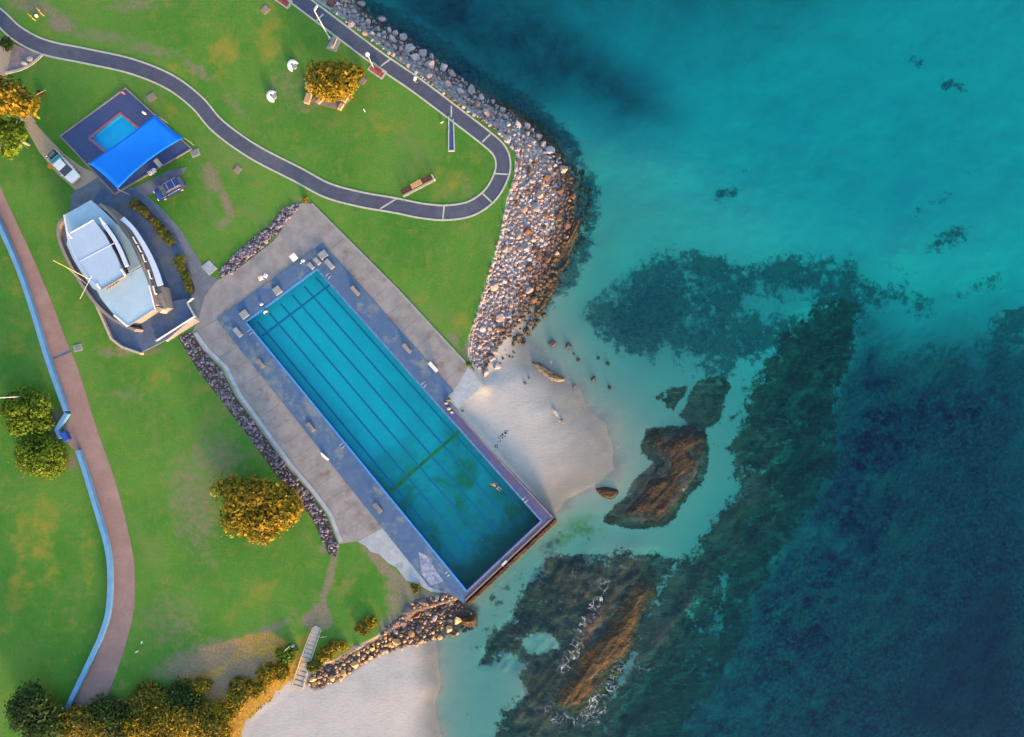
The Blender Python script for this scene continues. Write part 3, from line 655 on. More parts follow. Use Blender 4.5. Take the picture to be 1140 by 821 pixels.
# weed and kelp, thinning out as tufts at their edges
nw = t.noise(pos, 0.75, 8, 0.74)
nwb = t.noise(pos, 0.16, 6, 0.65)
tuft = t.noise(pos, 1.7, 6, 0.78)
cs = t.rgb(t.attr('silt').outputs['Color'])
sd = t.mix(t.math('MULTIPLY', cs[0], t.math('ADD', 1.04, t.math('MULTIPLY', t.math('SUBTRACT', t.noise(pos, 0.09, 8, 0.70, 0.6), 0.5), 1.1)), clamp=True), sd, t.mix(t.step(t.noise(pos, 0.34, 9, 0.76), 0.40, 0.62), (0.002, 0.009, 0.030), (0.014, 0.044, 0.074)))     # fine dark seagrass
jit = t.math('ADD', t.math('MULTIPLY', t.math('SUBTRACT', nw, 0.5), 1.5), t.math('ADD', t.math('MULTIPLY', t.math('SUBTRACT', nwb, 0.5), 1.5), t.math('MULTIPLY', t.math('SUBTRACT', tuft, 0.5), 0.9)))
wm = t.math('MULTIPLY', t.step(t.math('ADD', cb[0], jit), 0.40, 0.74), t.math('SUBTRACT', 1.0, t.math('MULTIPLY', cs[0], 0.15)))
wc = t.mix(t.step(tuft, 0.36, 0.66), (0.008, 0.022, 0.034), (0.060, 0.098, 0.105))
wc = t.mix(t.math('MULTIPLY', t.step(nwb, 0.5, 0.68), 0.55), wc, (0.070, 0.095, 0.080))
wc = t.mix(t.math('MULTIPLY', t.step(cb[0], 0.82, 1.0), 0.6), wc, (0.010, 0.026, 0.050))
sd = t.mix(t.math('MULTIPLY', wm, 0.93), sd, wc)
nk = t.noise(pos, 0.6, 8, 0.74)
km = t.step(t.math('ADD', cb[1], t.math('ADD', t.math('MULTIPLY', t.math('SUBTRACT', nk, 0.5), 1.5), t.math('ADD', t.math('MULTIPLY', t.math('SUBTRACT', nwb, 0.5), 1.1), t.math('MULTIPLY', t.math('SUBTRACT', tuft, 0.5), 0.7)))), 0.40, 0.58)
strk = t.noise(t.mapping(pos, (0.45, 2.2, 1), (0, 0, R(-55))), 0.55, 8, 0.76)
kc = t.mix(t.step(t.noise(pos, 0.42, 9, 0.76), 0.40, 0.60), (0.018, 0.018, 0.020), (0.105, 0.070, 0.050))
kc = t.mix(t.math('MULTIPLY', t.step(strk, 0.50, 0.60), 0.8), kc, (0.012, 0.018, 0.024))
kc = t.mix(t.math('MULTIPLY', t.step(nwb, 0.46, 0.62), 0.55), kc, (0.055, 0.040, 0.030))
kc = t.mix(t.math('MULTIPLY', t.step(t.noise(t.mapping(pos, (0.6, 1.6, 1), (0, 0, R(-55))), 0.5, 8, 0.75, 1.5), 0.55, 0.66), 0.7), kc, (0.165, 0.155, 0.115))
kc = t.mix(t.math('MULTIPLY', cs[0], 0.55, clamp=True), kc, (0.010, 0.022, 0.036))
sd = t.mix(t.math('MULTIPLY', km, 0.94), sd, kc)
gm = t.step(t.math('ADD', ca[0], t.math('MULTIPLY', t.math('SUBTRACT', t.noise(pos, 1.5, 5, 0.7), 0.5), 0.7)), 0.42, 0.58)
sd = t.mix(cs[1], sd, t.mix(nf, (0.05, 0.045, 0.05), (0.16, 0.12, 0.10)))
col = t.mix(gm, sd, g)
hgt = t.math('ADD', t.math('MULTIPLY', t.noise(pos, 5, 6, 0.75), 0.6), t.math('MULTIPLY', ripple, 0.6))
M['ground'] = t.done(t.pbsdf(col, 0.95, 0.04, 0, t.bump(hgt, 0.55, 0.10)))
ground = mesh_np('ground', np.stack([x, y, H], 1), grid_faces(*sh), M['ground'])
ground['kind'] = 'structure'
ground.data.polygons.foreach_set('use_smooth', [True] * len(ground.data.polygons))
def vcol(me, name, a, b, c):
    at = me.attributes.new(name, 'FLOAT_COLOR', 'POINT')
    at.data.foreach_set('color', np.stack([a, b, c, np.ones_like(a)], 1).astype(np.float32).ravel())
vcol(ground.data, 'land', grass, dirt_and_shade, dry_and_sunlit)
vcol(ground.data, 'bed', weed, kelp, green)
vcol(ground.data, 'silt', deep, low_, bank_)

def gz(px, py):
    """terrain height under a photo point"""
    z = 0.5
    for _ in range(3):
        a, b = P2(px, py, z)
        z = float(height(np.array([a]), np.array([b]))[0])
    return z

# ---- the sea: a closed body of water
sx = axis(-84, 84, 0.45, 1400); sy = axis(-62, 62, 0.45, 1400)
SX, SY = np.meshgrid(sx, sy); ny, nx = SX.shape
fx, fy = SX.ravel(), SY.ravel(); FX, FY = px_of(fx, fy, 0.0)
foam = np.zeros_like(fx)
for pts, w, st in [([(672, 650), (668, 665), (655, 690), (650, 705), (640, 725), (628, 745)], 13, .95), ([(695, 715), (690, 740), (680, 760), (660, 785), (645, 805)], 12, .9), ([(620, 800), (660, 805), (690, 760)], 12, .7),
                   ([(640, 640), (672, 655)], 10, .6), ([(585, 800), (600, 790), (630, 792)], 12, .5), ([(725, 720), (730, 740), (712, 745)], 9, .5), ([(545, 660), (590, 625), (600, 615)], 4, .55), ([(586, 392), (600, 396), (615, 405)], 3.5, .85),
                   ([(572, 388), (590, 394), (596, 388)], 3, .75), ([(651, 485), (664, 488), (680, 495), (692, 500), (702, 508)], 2.4, .9), ([(640, 545), (665, 530), (690, 522), (712, 510)], 2.6, .62), ([(620, 548), (650, 540)], 2, .5), ([(724, 520), (735, 525), (730, 532)], 5, .55), ([(760, 545), (772, 540)], 4, .6), ([(575, 365), (590, 350)], 3, .4),
                   ([(530, 745), (560, 770), (575, 790)], 8, .3)]:
    foam = np.maximum(foam, st * (1 - sst(pline(pts, FX, FY), w * .35, w)))
top = np.stack([fx, fy, np.zeros_like(fx)], 1)
idx = np.arange(ny * nx).reshape(ny, nx)
F = grid_faces(ny, nx)
rim = np.concatenate([idx[0, :], idx[1:, -1], idx[-1, -2::-1], idx[-2:0:-1, 0]])
low = top[rim].copy(); low[:, 2] = -16
nl = len(top); m = len(rim)
sides = np.array([(rim[i], nl + i, nl + (i + 1) % m, rim[(i + 1) % m]) for i in range(m)])
cen = nl + m
V = np.concatenate([top, low, [[0, 0, -16]]])
bot = np.array([(nl + i, cen, nl + (i + 1) % m) for i in range(m)])
me = bpy.data.meshes.new('sea')
me.from_pydata(V.tolist(), [], F.tolist() + sides.tolist() + bot.tolist()); me.materials.append(M['sea'])
vcol(me, 'foam', np.append(foam, np.zeros(m + 1)), np.zeros(len(V)), np.zeros(len(V)))
sea = bpy.data.objects.new('sea', me); COL.objects.link(sea); sea['kind'] = 'structure'

# ------------------------------------------------------------------ paths and paving
def sheet(name, m, pieces, z0, z1, label=None):
    b = MB()
    for pc in pieces: b.prism(poly(pc, z1), z0, z1)
    return tag(b.build(name, m), kind='structure')
CL = [(-40, -14), (-18, 6), (0, 20), (20, 38), (50, 53), (97, 63), (146, 74), (188, 91), (219, 114), (243, 141), (282, 169), (332, 195), (364, 212), (400, 222), (440, 229), (470, 235), (498, 237), (525, 232), (546, 217), (558, 196), (560, 180), (555, 167), (541, 154), (506, 127), (462, 94), (421, 66), (381, 36), (333, 0), (290, -32)]
cl = smooth([P2(a, b) for a, b in CL], 10)
b = MB().strip(cl, 0, 1.95, G - 0.25, G + 0.03); tag(b.build('asphalt_path', M['asphalt']), kind='structure')
for o_ in (1.1, -1.1):
    tag(MB().strip(cl, o_, 0.25, G - 0.25, G + 0.06).build('kerb', M['kerb']), kind='structure')
b = MB()
for a, c in [((436, 65), (424, 74)), ((546, 149.5), (537, 158.5)), ((551, 193.5), (567, 194.5)), ((537.5, 216), (548, 226)), ((494.5, 229.5), (493, 244)), ((443, 220.5), (423, 233)), ((360, 16), (352, 24)), ((502.5, 118), (502.5, 131))]:
    b.bar(P2(*a), P2(*c), 0.22, G + 0.01, G + 0.036)
tag(b.build('path_joint', M['kerb']), kind='structure')
RP_R = [(-18, 160), (2, 212), (32, 277), (57, 335), (72, 375), (87, 412), (107, 475), (130, 542), (147, 612), (150, 648), (148, 685), (135, 733), (118, 778), (90, 830)]
RP_L = [(-46, 170), (-14, 225), (5, 262), (24, 302), (43, 352), (53, 387), (64, 418), (78, 460), (70, 480), (78, 497), (90, 510), (108, 560), (123, 612), (127, 650), (122, 690), (110, 724), (91, 764), (60, 830)]
sheet('brick_path', M['red_path'], [smooth(RP_R, 5) + smooth(RP_L[::-1], 3)], G - 0.2, G + 0.03)
b = MB().bar(P2(60, 399), P2(79, 391), 0.35, G, G + 0.036); tag(b.build('path_joint', M['plaza']), kind='structure')
sheet('driveway', M['drive_tan'], [[(26, 138), (38, 136), (54, 154), (72, 172), (92, 187), (112, 195), (96, 206), (84, 212), (62, 192), (44, 170)], [(-12, 40), (4, 44), (14, 58), (8, 84), (-14, 86)], [(-12, 86), (6, 86), (40, 136), (26, 138), (-2, 96)]], G - 0.2, G + 0.022)
sheet('parking_apron', M['drive_grey'], [[(84, 212), (96, 206), (112, 195), (132, 212), (152, 208), (186, 191), (208, 186), (200, 200), (182, 214), (162, 217), (180, 232), (202, 257), (216, 281), (228, 299), (242, 312), (238, 330), (222, 352), (210, 358), (170, 300), (120, 240), (78, 240), (79, 218)]], G - 0.2, G + 0.026)
sheet('plaza', M['plaza'], [[(74, 244), (80, 232), (104, 224), (112, 210), (134, 214), (150, 211), (166, 222), (180, 242), (196, 262), (209, 288), (216, 322), (208, 342), (200, 370), (150, 380), (110, 330), (80, 290)]], G - 0.2, G + 0.034)
sheet('concrete_apron', M['concrete'], [
    [(241, 356), (359, 271), (347, 227), (336, 226), (326, 238), (305, 268), (285, 284), (262, 302), (242, 312), (228, 330), (222, 352), (214, 370)],
    [(359, 271), (347, 227), (382, 262), (442, 322), (492, 376), (522, 408), (505, 436)],
    [(252, 366), (241, 356.5), (214, 370.5), (226, 390), (247, 410), (262, 440), (298, 490), (322, 522), (347, 550), (364, 572), (377, 606), (397, 603), (429.5, 586)]], G - 0.3, G + 0.03)
sheet('concrete_apron', M['concrete_pale'], [[(430, 586), (398, 603), (407, 608), (413, 615), (422, 617), (432, 627), (441, 632), (452, 646), (465, 651), (480, 659), (498, 661), (490, 650)], ], G - 0.3, G + 0.026)
sheet('concrete_ramp', M['concrete_pale'], [[(505, 436), (522, 408), (538, 428), (510, 456), (495, 443)]], 0.6, G + 0.022)
# kerb line along the lawn side of the apron
tag(MB().strip([P2(a, b_) for a, b_ in [(347, 227), (382, 262), (442, 322), (492, 376), (522, 408), (538, 428)]], 0, 0.3, G - .2, G + 0.10).build('kerb', M['slab']), kind='structure')
tag(MB().strip([P2(a, b_) for a, b_ in [(216, 372), (229, 390), (250, 410), (265, 440), (299, 487), (324, 521), (349, 550), (366, 573), (378, 604)]], 0.28, 0.55, G - .2, G + 0.09).build('kerb', M['concrete_pale']), kind='structure')
# expansion joints across the apron
b = MB()
for i in range(14):
    tt = 0.06 + i * 0.068
    a = (241 + 177 * tt, 356 + 234 * tt); b.bar(P2(a[0] - 1, a[1] + 1), P2(a[0] - 20, a[1] + 13), 0.07, G + 0.02, G + 0.034)
for i in range(9):
    tt = 0.05 + i * 0.11
    a = (359 + 146 * tt, 271 + 165 * tt); b.bar(P2(a[0] + 1, a[1] - 1), P2(a[0] + 17, a[1] - 14), 0.07, G + 0.02, G + 0.034)
tag(b.build('apron_joint', M['drive_grey']), kind='structure')
# pool deck
DZ = G + 0.12
sheet('pool_deck', M['deck_blue'], [[(273.7, 358.7), (241, 356), (359, 271), (353, 299.5)], [(353, 299.5), (359, 271), (505, 436), (495, 443.5), (487, 450)], [(519.7, 658.6), (516, 672), (500, 660), (478, 654), (241, 356), (273.7, 358.7)]], G - 0.6, DZ)
sheet('pool_deck', mat('worn_deck', (0.32, 0.35, 0.43), (0.12, 0.15, 0.28), 1.6, 0.85, 0.2), [[(466, 615), (474, 618), (494, 648), (480, 652), (470, 640)]], DZ - 0.05, DZ + 0.004)
# ------------------------------------------------------------------ the ocean pool
def lerp2(a, b, t): return (a[0] + (b[0] - a[0]) * t, a[1] + (b[1] - a[1]) * t)
A_, B_, C_, D_ = POOL_IN
def pq(u, v):
    """u along the pool (0 at the clubhouse end), v across from the lawn side"""
    return lerp2(lerp2(A_, D_, u), lerp2(B_, C_, u), v)
WZ = G - 0.28
pc = P2(440, 470)
pool = tag(empty('swimming_pool', (pc[0], pc[1], 0.2)), 'long blue ocean swimming pool with dark lane lines beside the beach', 'swimming pool')
fz = lambda u: 0.95 - 0.65 * u
n_ = 24
vs, fs = [], []
for i in range(n_ + 1):
    for v in (0, 1): vs.append((*P2(*pq(i / n_, v)), fz(i / n_)))
for i in range(n_): fs.append((2 * i, 2 * i + 1, 2 * i + 3, 2 * i + 2))
t = NT('pool_floor'); pos = t.pos()
uv = t.attr('along').outputs['Fac']
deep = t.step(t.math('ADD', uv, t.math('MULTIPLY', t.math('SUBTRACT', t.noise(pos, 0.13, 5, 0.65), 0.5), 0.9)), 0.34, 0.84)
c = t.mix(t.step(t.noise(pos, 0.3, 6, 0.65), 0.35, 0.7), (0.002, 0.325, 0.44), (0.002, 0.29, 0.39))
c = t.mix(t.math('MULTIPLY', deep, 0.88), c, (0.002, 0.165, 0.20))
alg = t.step(t.noise(pos, 0.16, 6, 0.7, 0.6), 0.44, 0.64)
c = t.mix(t.math('MULTIPLY', alg, t.math('MULTIPLY', t.step(uv, 0.45, 0.80), 0.95)), c, (0.004, 0.125, 0.065))
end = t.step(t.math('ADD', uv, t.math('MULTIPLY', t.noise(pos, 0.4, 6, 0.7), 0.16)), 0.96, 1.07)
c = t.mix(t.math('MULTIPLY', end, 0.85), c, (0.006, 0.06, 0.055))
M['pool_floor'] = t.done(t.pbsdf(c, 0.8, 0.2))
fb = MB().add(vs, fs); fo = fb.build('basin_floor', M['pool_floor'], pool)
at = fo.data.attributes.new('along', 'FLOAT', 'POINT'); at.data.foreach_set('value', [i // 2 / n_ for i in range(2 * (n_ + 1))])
wb = MB()
for p, q, ua, ub in ((A_, B_, 0, 0), (B_, C_, 0, 1), (C_, D_, 1, 1), (D_, A_, 1, 0)):
    a, b2 = P2(*p), P2(*q)
    cx, cy = P2(440, 470)
    d = Vector((b2[0] - a[0], b2[1] - a[1])).normalized(); nrm = Vector((-d.y, d.x))
    if nrm.dot(Vector((cx - a[0], cy - a[1]))) > 0: nrm = -nrm
    o2 = nrm * 0.22
    wb.prism([a, b2, (b2[0] + o2.x, b2[1] + o2.y), (a[0] + o2.x, a[1] + o2.y)], [fz(ua) - .2, fz(ub) - .2, fz(ub) - .2, fz(ua) - .2], DZ - 0.03)
wb.build('basin_wall', M['pool_wall'], pool)
wq = [pq(0, 0), pq(0, 1), pq(1, 1), pq(1, 0)]
wtr = MB(); cc = P2(440, 470)
pp = [P2(*q) for q in wq]; pp = [(cc[0] + (a - cc[0]) * 0.9995, cc[1] + (b2 - cc[1]) * 0.9995) for a, b2 in pp]
wtr.prism(pp, [fz(0) - .1, fz(0) - .1, fz(1) - .1, fz(1) - .1], WZ)
wtr.build('water', M['pool_water'], pool)
for p, q, m_ in ((A_, B_, 'coping'), (B_, C_, 'coping_grey'), (D_, A_, 'coping'), (C_, D_, 'coping_grey')):
    MB().bar(P2(*p), P2(*q), 0.30, DZ - 0.02, DZ + 0.03).build('coping', M[m_], pool, bevel=0.02)
def floor_bar(p, q, w, u0, u1):
    a, b2 = P2(*p), P2(*q); d = Vector((b2[0] - a[0], b2[1] - a[1])).normalized(); nn = Vector((-d.y, d.x)) * w / 2
    return MB().prism([(a[0] + nn.x, a[1] + nn.y), (b2[0] + nn.x, b2[1] + nn.y), (b2[0] - nn.x, b2[1] - nn.y), (a[0] - nn.x, a[1] - nn.y)],
                      [fz(u0) - .02, fz(u1) - .02, fz(u1) - .02, fz(u0) - .02], [fz(u0) + .006, fz(u1) + .006, fz(u1) + .006, fz(u0) + .006])
for k in range(6):
    v = 0.085 + k * 0.166
    floor_bar(pq(0.012, v), pq(0.93, v), 0.30, 0.012, 0.93).build('lane_line', M['line'], pool)
for u, m_ in ((0.055, 'line'), (0.64, None)):
    mm = M[m_] if m_ else mat('algae_joint', (0.02, 0.10, 0.03), (0.035, 0.16, 0.05), 0.5, 0.8)
    MB.build(floor_bar(pq(u, 0.02), pq(u, 0.98), 0.34 if m_ else 0.5, u, u), 'cross_line', mm, pool)

# sea walls of the pool
sw = tag(empty('sea_wall', (*P2(552, 512), -1.0)), 'narrow blue walkway wall between the pool and the white sand', 'sea wall')
MB().prism(poly([(487, 450), (495, 443.5), (548, 503), (617, 577), (603, 580)], DZ), -1.0, DZ - 0.01).build('wall', mat('wall_top_blue', (0.060, 0.078, 0.19), (0.085, 0.092, 0.19), 1.2, 0.8, 0.1, 0.2, 8, c3=(0.11, 0.08, 0.11), s3=0.4), sw)
MB().strip([P2(495.5, 444.5, DZ), P2(547.5, 503.5, DZ), P2(615, 576, DZ)], 0.0, 0.22, DZ - 0.05, DZ + 0.05).build('edge_kerb', mat('worn_kerb', (0.16, 0.11, 0.13), (0.20, 0.17, 0.22), 1.2, 0.9), sw)
sw2 = tag(empty('sea_wall', (*P2(562, 625), -1.2)), 'reddish walkway wall across the deep end of the pool facing the reef', 'sea wall')
MB().prism(poly([(603, 580), (617, 577), (516, 672), (519.7, 658.6)], DZ), -1.2, DZ - 0.012).build('wall', M['deck_red'], sw2)
MB().bar(P2(613, 578.5, DZ), P2(518, 668.5, DZ), 0.16, DZ - .05, DZ + .06).build('edge_kerb', M['taupe'], sw2)
MB().bar(P2(619.5, 581), P2(520, 675), 0.55, -1.2, 1.35).build('foot_ledge', M['ledge'], sw2, bevel=0.08)
MB().box(*P2(561.5, 627, DZ), DZ - .02, DZ + .12, 1.0, 0.35, math.atan2(1, 1)).build('step', M['offwhite'], sw2, bevel=0.02)

# paddling pool
KC = P2(137, 157)
kid = tag(empty('paddling_pool', (KC[0], KC[1], 1.3)), 'small square turquoise paddling pool with red coping half under the blue sail', 'swimming pool')
MB().prism(poly(KID_IN), 1.35, 1.42).build('basin_floor', M['kid_floor'], kid)
kp = [P2(*q) for q in KID_IN]
wb = MB(); cp = MB()
for i in range(4):
    a, b2 = kp[i], kp[(i + 1) % 4]
    d = Vector((b2[0] - a[0], b2[1] - a[1])).normalized(); nn = Vector((-d.y, d.x))
    if nn.dot(Vector((KC[0] - a[0], KC[1] - a[1]))) > 0: nn = -nn
    e = d * 0.30
    wb.prism([a, b2, (b2[0] + nn.x * .1, b2[1] + nn.y * .1), (a[0] + nn.x * .1, a[1] + nn.y * .1)], 1.35, G + 0.05)
    cp.prism([(a[0] - e.x * 0, a[1] - e.y * 0), b2, (b2[0] + nn.x * .34 + e.x, b2[1] + nn.y * .34 + e.y), (a[0] + nn.x * .34 - e.x, a[1] + nn.y * .34 - e.y)], G + 0.02, G + 0.09)
wb.build('basin_wall', M['kid_floor'], kid); cp.build('coping', M['coping_red'], kid)
MB().prism([(KC[0] + (a - KC[0]) * .998, KC[1] + (b2 - KC[1]) * .998) for a, b2 in kp], 1.36, G - 0.05).build('water', M['kid_water'], kid)
KD = [(140, 99), (68, 152), (128, 216), (213, 166)]
def ring(outer, inner, z0, z1):
    b = MB()
    for i in range(4):
        j = (i + 1) % 4
        b.prism([P2(*outer[i]), P2(*outer[j]), P2(*inner[j]), P2(*inner[i])], z0, z1)
    return b
tag(ring([KD[0], KD[1], KD[2], KD[3]], [KID_IN[1], KID_IN[0], KID_IN[3], KID_IN[2]], G - 0.2, G + 0.06).build('paddling_pool_deck', mat('paddling_deck', (0.046, 0.070, 0.185), (0.056, 0.078, 0.175), 1.0, 0.85, 0.1, 0.2, 10, c3=(0.066, 0.060, 0.115), s3=0.2)), kind='structure')
tag(MB().strip([P2(*q) for q in (KD[2], KD[1], KD[0], KD[3], KD[2])], 0.05, 0.28, G - .1, G + .14).build('kerb', M['taupe']), kind='structure')
# shade sail on its posts
SZ = G + 3.4
tips = [(98.6, 182), (173, 128), (204.6, 154), (131, 210.5)]
sail = tag(empty('shade_sail', (*P2(150, 168, SZ), G)), 'bright blue shade sail stretched on posts over the paddling pool', 'shade sail')
zs_ = [SZ - 0.1, SZ + 0.25, SZ - 0.1, SZ + 0.25]
T_ = [np.array((*t_, z)) for t_, z in zip(tips, zs_)]
NU = 16; vs = []; fs = []
for i in range(NU + 1):
    for j in range(NU + 1):
        a, b2 = i / NU, j / NU
        q = (T_[0] * (1 - a) * (1 - b2) + T_[1] * a * (1 - b2) + T_[2] * a * b2 + T_[3] * (1 - a) * b2)
        ca_, cb_ = 4 * a * (1 - a), 4 * b2 * (1 - b2)
        q[0] += ca_ * ((1 - b2) * .8 - b2 * 2.4) + cb_ * ((1 - a) * .6 - a * .8) * 1.0
        q[1] += ca_ * ((1 - b2) * .8 - b2 * 3.4) + cb_ * ((1 - a) * -1.2 + a * 1.2)
        q[2] -= .10 * ca_ * cb_
        vs.append(P(*q))
for i in range(NU):
    for j in range(NU): k = i * (NU + 1) + j; fs.append((k, k + 1, k + NU + 2, k + NU + 1))
so = MB().add(vs, fs).build('cloth', M['sail'], sail, smooth_=True)
sm = so.modifiers.new('solid', 'SOLIDIFY'); sm.thickness = 0.02
for i, (a, b2) in enumerate(tips):
    q = P2(a, b2, zs_[i]); out = Vector((q[0] - sail.location.x, q[1] - sail.location.y)).normalized() * 0.06
    pst = MB().tube([(q[0] + out.x, q[1] + out.y, G), (q[0] + out.x, q[1] + out.y, zs_[i] + 0.02)], 0.06, 10); pst.build('post', M['drive_grey'], sail)

# ------------------------------------------------------------------ clubhouse
CH = tag(empty('clubhouse', (*P2(135, 300), G)), 'pale blue roofed clubhouse with curved walls beside the two pools', 'building')
def slab(name, pts, z, th, m, par=CH, label=None, bev=0.0):
    return MB().prism(poly(pts, z), z - th, z).build(name, m, par, bevel=bev, label=label)
def shrink(pts, z, d):
    c = np.mean(np.array(pts), 0); q = [tuple(c + (np.array(p) - c) * d) for p in pts]
    return poly(q, z)
def walls(name, pts, ztop, zroof, m, d=0.94, par=CH):
    return MB().prism(shrink(pts, zroof, d), G - .1, ztop).build(name, m, par)
zN, zM, zC, zL, zS, zF, zA, zW = G + 3.3, G + 4.6, G + 4.64, G + 3.9, G + 3.4, G + 3.25, G + 3.1, G + 2.8
RN = [(71.5, 239.5), (101, 223), (116, 236), (130, 250), (119, 258), (104, 250), (76, 266)]
RM = [(75, 261.5), (104, 245), (117, 262), (129, 284), (138.5, 307), (112, 323), (98, 309), (86, 290), (79, 274)]
RS = [(104, 316), (112, 321), (141, 305), (157.5, 297.5), (166, 318), (172.5, 344), (142, 363.5), (127, 351), (112, 332)]
RL = [(118, 256), (130.5, 249.5), (144, 268), (157, 296), (143, 303), (136, 285), (126, 266)]
slab('roof', RN, zN, 0.25, M['roof'])
slab('roof', RM, zM, 0.25, M['roof_white'], label='pale upper roof with a raised seam')
slab('roof', RS, zS, 0.25, M['roof'])
slab('roof', RL, zL, 0.2, M['roof_grey'], label='grey low flat roof')
for pts, zt, zr in ((RN, zN - .25, zN), (RM, zM - .25, zM), (RS, zS - .25, zS)):
    walls('wall', pts, zt - 0.002, zr, M['taupe'])
MB().prism(shrink(RL, zL, 0.9), G - .1, zL - .21).build('wall', M['taupe'], CH)
# ridge capping, barges, gutters
def cap(name, line, z, w, h, m, par=CH):
    return MB().strip([P2(a, b2, z) for a, b2 in line], 0, w, z - 0.02, z + h).build(name, m, par)
cap('roof_seam', [(88.5, 291), (128, 270.5)], zM, 0.10, 0.04, M['awning'])
cap('barge_board', [(112, 323), (138.5, 307)], zM, 0.22, 0.07, M['taupe'])
cap('barge_board', [(104, 245), (75, 261.5)], zM, 0.12, 0.05, M['white'])
cap('gutter', [(75, 261.5), (79, 274), (86, 290), (98, 309), (112, 323)], zM, 0.12, 0.06, M['awning'])
cap('gutter', [(71.5, 239.5), (76, 266)], zN, 0.22, 0.08, M['white'])
cap('gutter', [(127, 351), (142, 363.5)], zS, 0.28, 0.10, M['white'])
cap('gutter', [(166, 318), (172.5, 344)], zS, 0.2, 0.08, M['white'])
cap('barge_board', [(142, 363.5), (172.5, 344)], zS, 0.15, 0.05, M['metal'])
for p in ((113.5, 246), (77.5, 262), (110, 319), (137, 303)):
    MB().box(*P2(*p, zM), zM - .1, zM + .14, 0.95, 0.28, R(-58)).build('bracket', M['white'], CH)
# clerestory strip beside the upper roof
STRIP = smooth([(112.5, 249), (125, 267), (133.5, 284), (139, 297.5)], 5); STR2 = smooth([(116.5, 247.5), (129, 265.5), (137, 281), (143, 296)], 5)
slab('clerestory_roof', STRIP + STR2[::-1], zC, 0.18, M['awning'])
MB().prism(shrink(STRIP + STR2[::-1], zC, 0.93), zL - .1, zC - .182).build('window', M['glass'], CH)
for i in range(7):
    p = STRIP[min(i * 2 + 2, len(STRIP) - 1)]
# long curved fin wall, the white awning and its posts
FIN = smooth([(111, 227.5), (121, 236), (132, 248.5), (143, 264), (152, 280), (160, 298), (167, 318), (174, 340)], 5)
MB().strip([P2(a, b2, zF) for a, b2 in FIN], 0, 0.42, G - .1, zF).build('fin_wall', M['taupe'], CH)
AWi = smooth([(133.5, 245), (146, 256), (159, 277), (168.5, 298), (175, 319)], 6); AWo = smooth([(138, 241.5), (150.5, 254.5), (165, 277), (175, 298), (181.5, 317)], 6)
slab('awning', AWi + AWo[::-1], zA, 0.16, M['awning'])
# east wall below the fin with its white window frames
EW = [(134, 250), (146, 264), (157, 283), (166, 303), (172, 322), (178, 346)]
for p, q in (((146.5, 264.5), (150.5, 271.5)), ((152, 274), (155.5, 281)), ((157, 284), (160, 292)), ((163.5, 301), (166.5, 311)), ((169, 319), (171.5, 328))):
    a, b2 = P2(*p, zF), P2(*q, zF)
    a = (a[0] + .16, a[1] + .06); b2 = (b2[0] + .16, b2[1] + .06)
    f = MB().bar(a, b2, 0.20, zF - .5, zF + 0.04).build('window', M['white'], CH)
    MB().bar(lerp2(a, b2, .1), lerp2(a, b2, .9), 0.24, zF - .42, zF - .06).build('pane', M['glass'], f)
MB().prism(poly([(170, 322), (181, 319), (187.5, 343), (178, 348)], G + 2.2), G - .1, G + 2.2).build('porch_wall', M['taupe'], CH)
MB().prism(poly([(173, 341), (182, 344), (178, 348.5), (174, 346)], G + 2.6), G, G + 2.6).build('porch_wall', M['cream'], CH)
slab('porch_roof', [(172, 328), (180, 326), (186, 343), (178, 347)], G + 2.45, 0.12, M['taupe'])
# curved western wall with the shaded gutter behind it
WW = smooth([(72, 243), (65.5, 250), (65, 264), (72, 283), (83, 304), (95, 323), (108, 340), (126, 356), (150, 368)], 5)
MB().strip([P2(a, b2, zW) for a, b2 in WW], 0, 0.42, G - .1, zW).build('outer_wall', M['taupe'], CH)
slab('gutter_roof', [(71, 243), (67, 251), (66.5, 264), (73, 282), (84, 303), (96, 322), (109, 338), (127, 354), (146, 365), (140, 361), (127, 349), (112, 330), (104, 316), (98, 309), (86, 290), (79, 274), (76, 264)], zW - 0.6, 0.15, M['drive_grey'])
slab('gutter_roof', [(76, 264), (79, 274), (86, 290), (98, 309), (112, 325), (104, 322), (92, 306), (81, 288), (74, 272)], zN, 0.12, M['roof'])
MB().box(*P2(146, 362.5, G + 1.4), G, G + 2.1, 1.1, 0.1, R(30)).build('door', M['glass'], CH)
b = MB()
for k in range(4): b.box(*P2(121 + k * 3.4, 322.5 - k * 2.2, zS), zS - .02, zS + .12, 0.55, 0.14, R(60))
b.build('roof_vent', M['metal'], CH)
# terrace south of the building
TZ = G + 0.55
ter = tag(empty('terrace', (*P2(165, 360), G - .1)), 'raised dark blue terrace with low pale parapets at the clubhouse end', 'terrace')
MB().prism(poly([(107, 338), (124, 377), (135, 386), (156, 393), (186, 378), (215, 353), (207, 338), (212, 332), (188, 336), (150, 350), (128, 340)], TZ), G - .1, TZ).build('floor', M['plaza'], ter)
MB().strip([P2(a, b2, TZ + .5) for a, b2 in [(106, 338), (123.5, 377.5), (135, 386.5), (156, 394)]], 0, 0.32, G - .1, TZ + .5).build('parapet', M['edging'], ter)
MB().strip([P2(a, b2, TZ + .9) for a, b2 in [(171.5, 379.5), (214.5, 352), (206.5, 337), (213, 331.5)]], 0, 0.09, TZ - .05, TZ + .55).build('balustrade', M['offwhite'], ter)
vs = [P(*q) for q in ((186, 378, TZ), (216, 354, TZ), (222, 359, G), (190, 379, G), (209, 337, TZ), (222.5, 357, G))]
MB().prism(poly([(184, 379.5), (216, 354), (222.5, 358), (187, 380.5)], G), G - .1, [TZ - .1, TZ - .05, G + .12, G + .12]).build('batter_wall', M['cream'], ter)
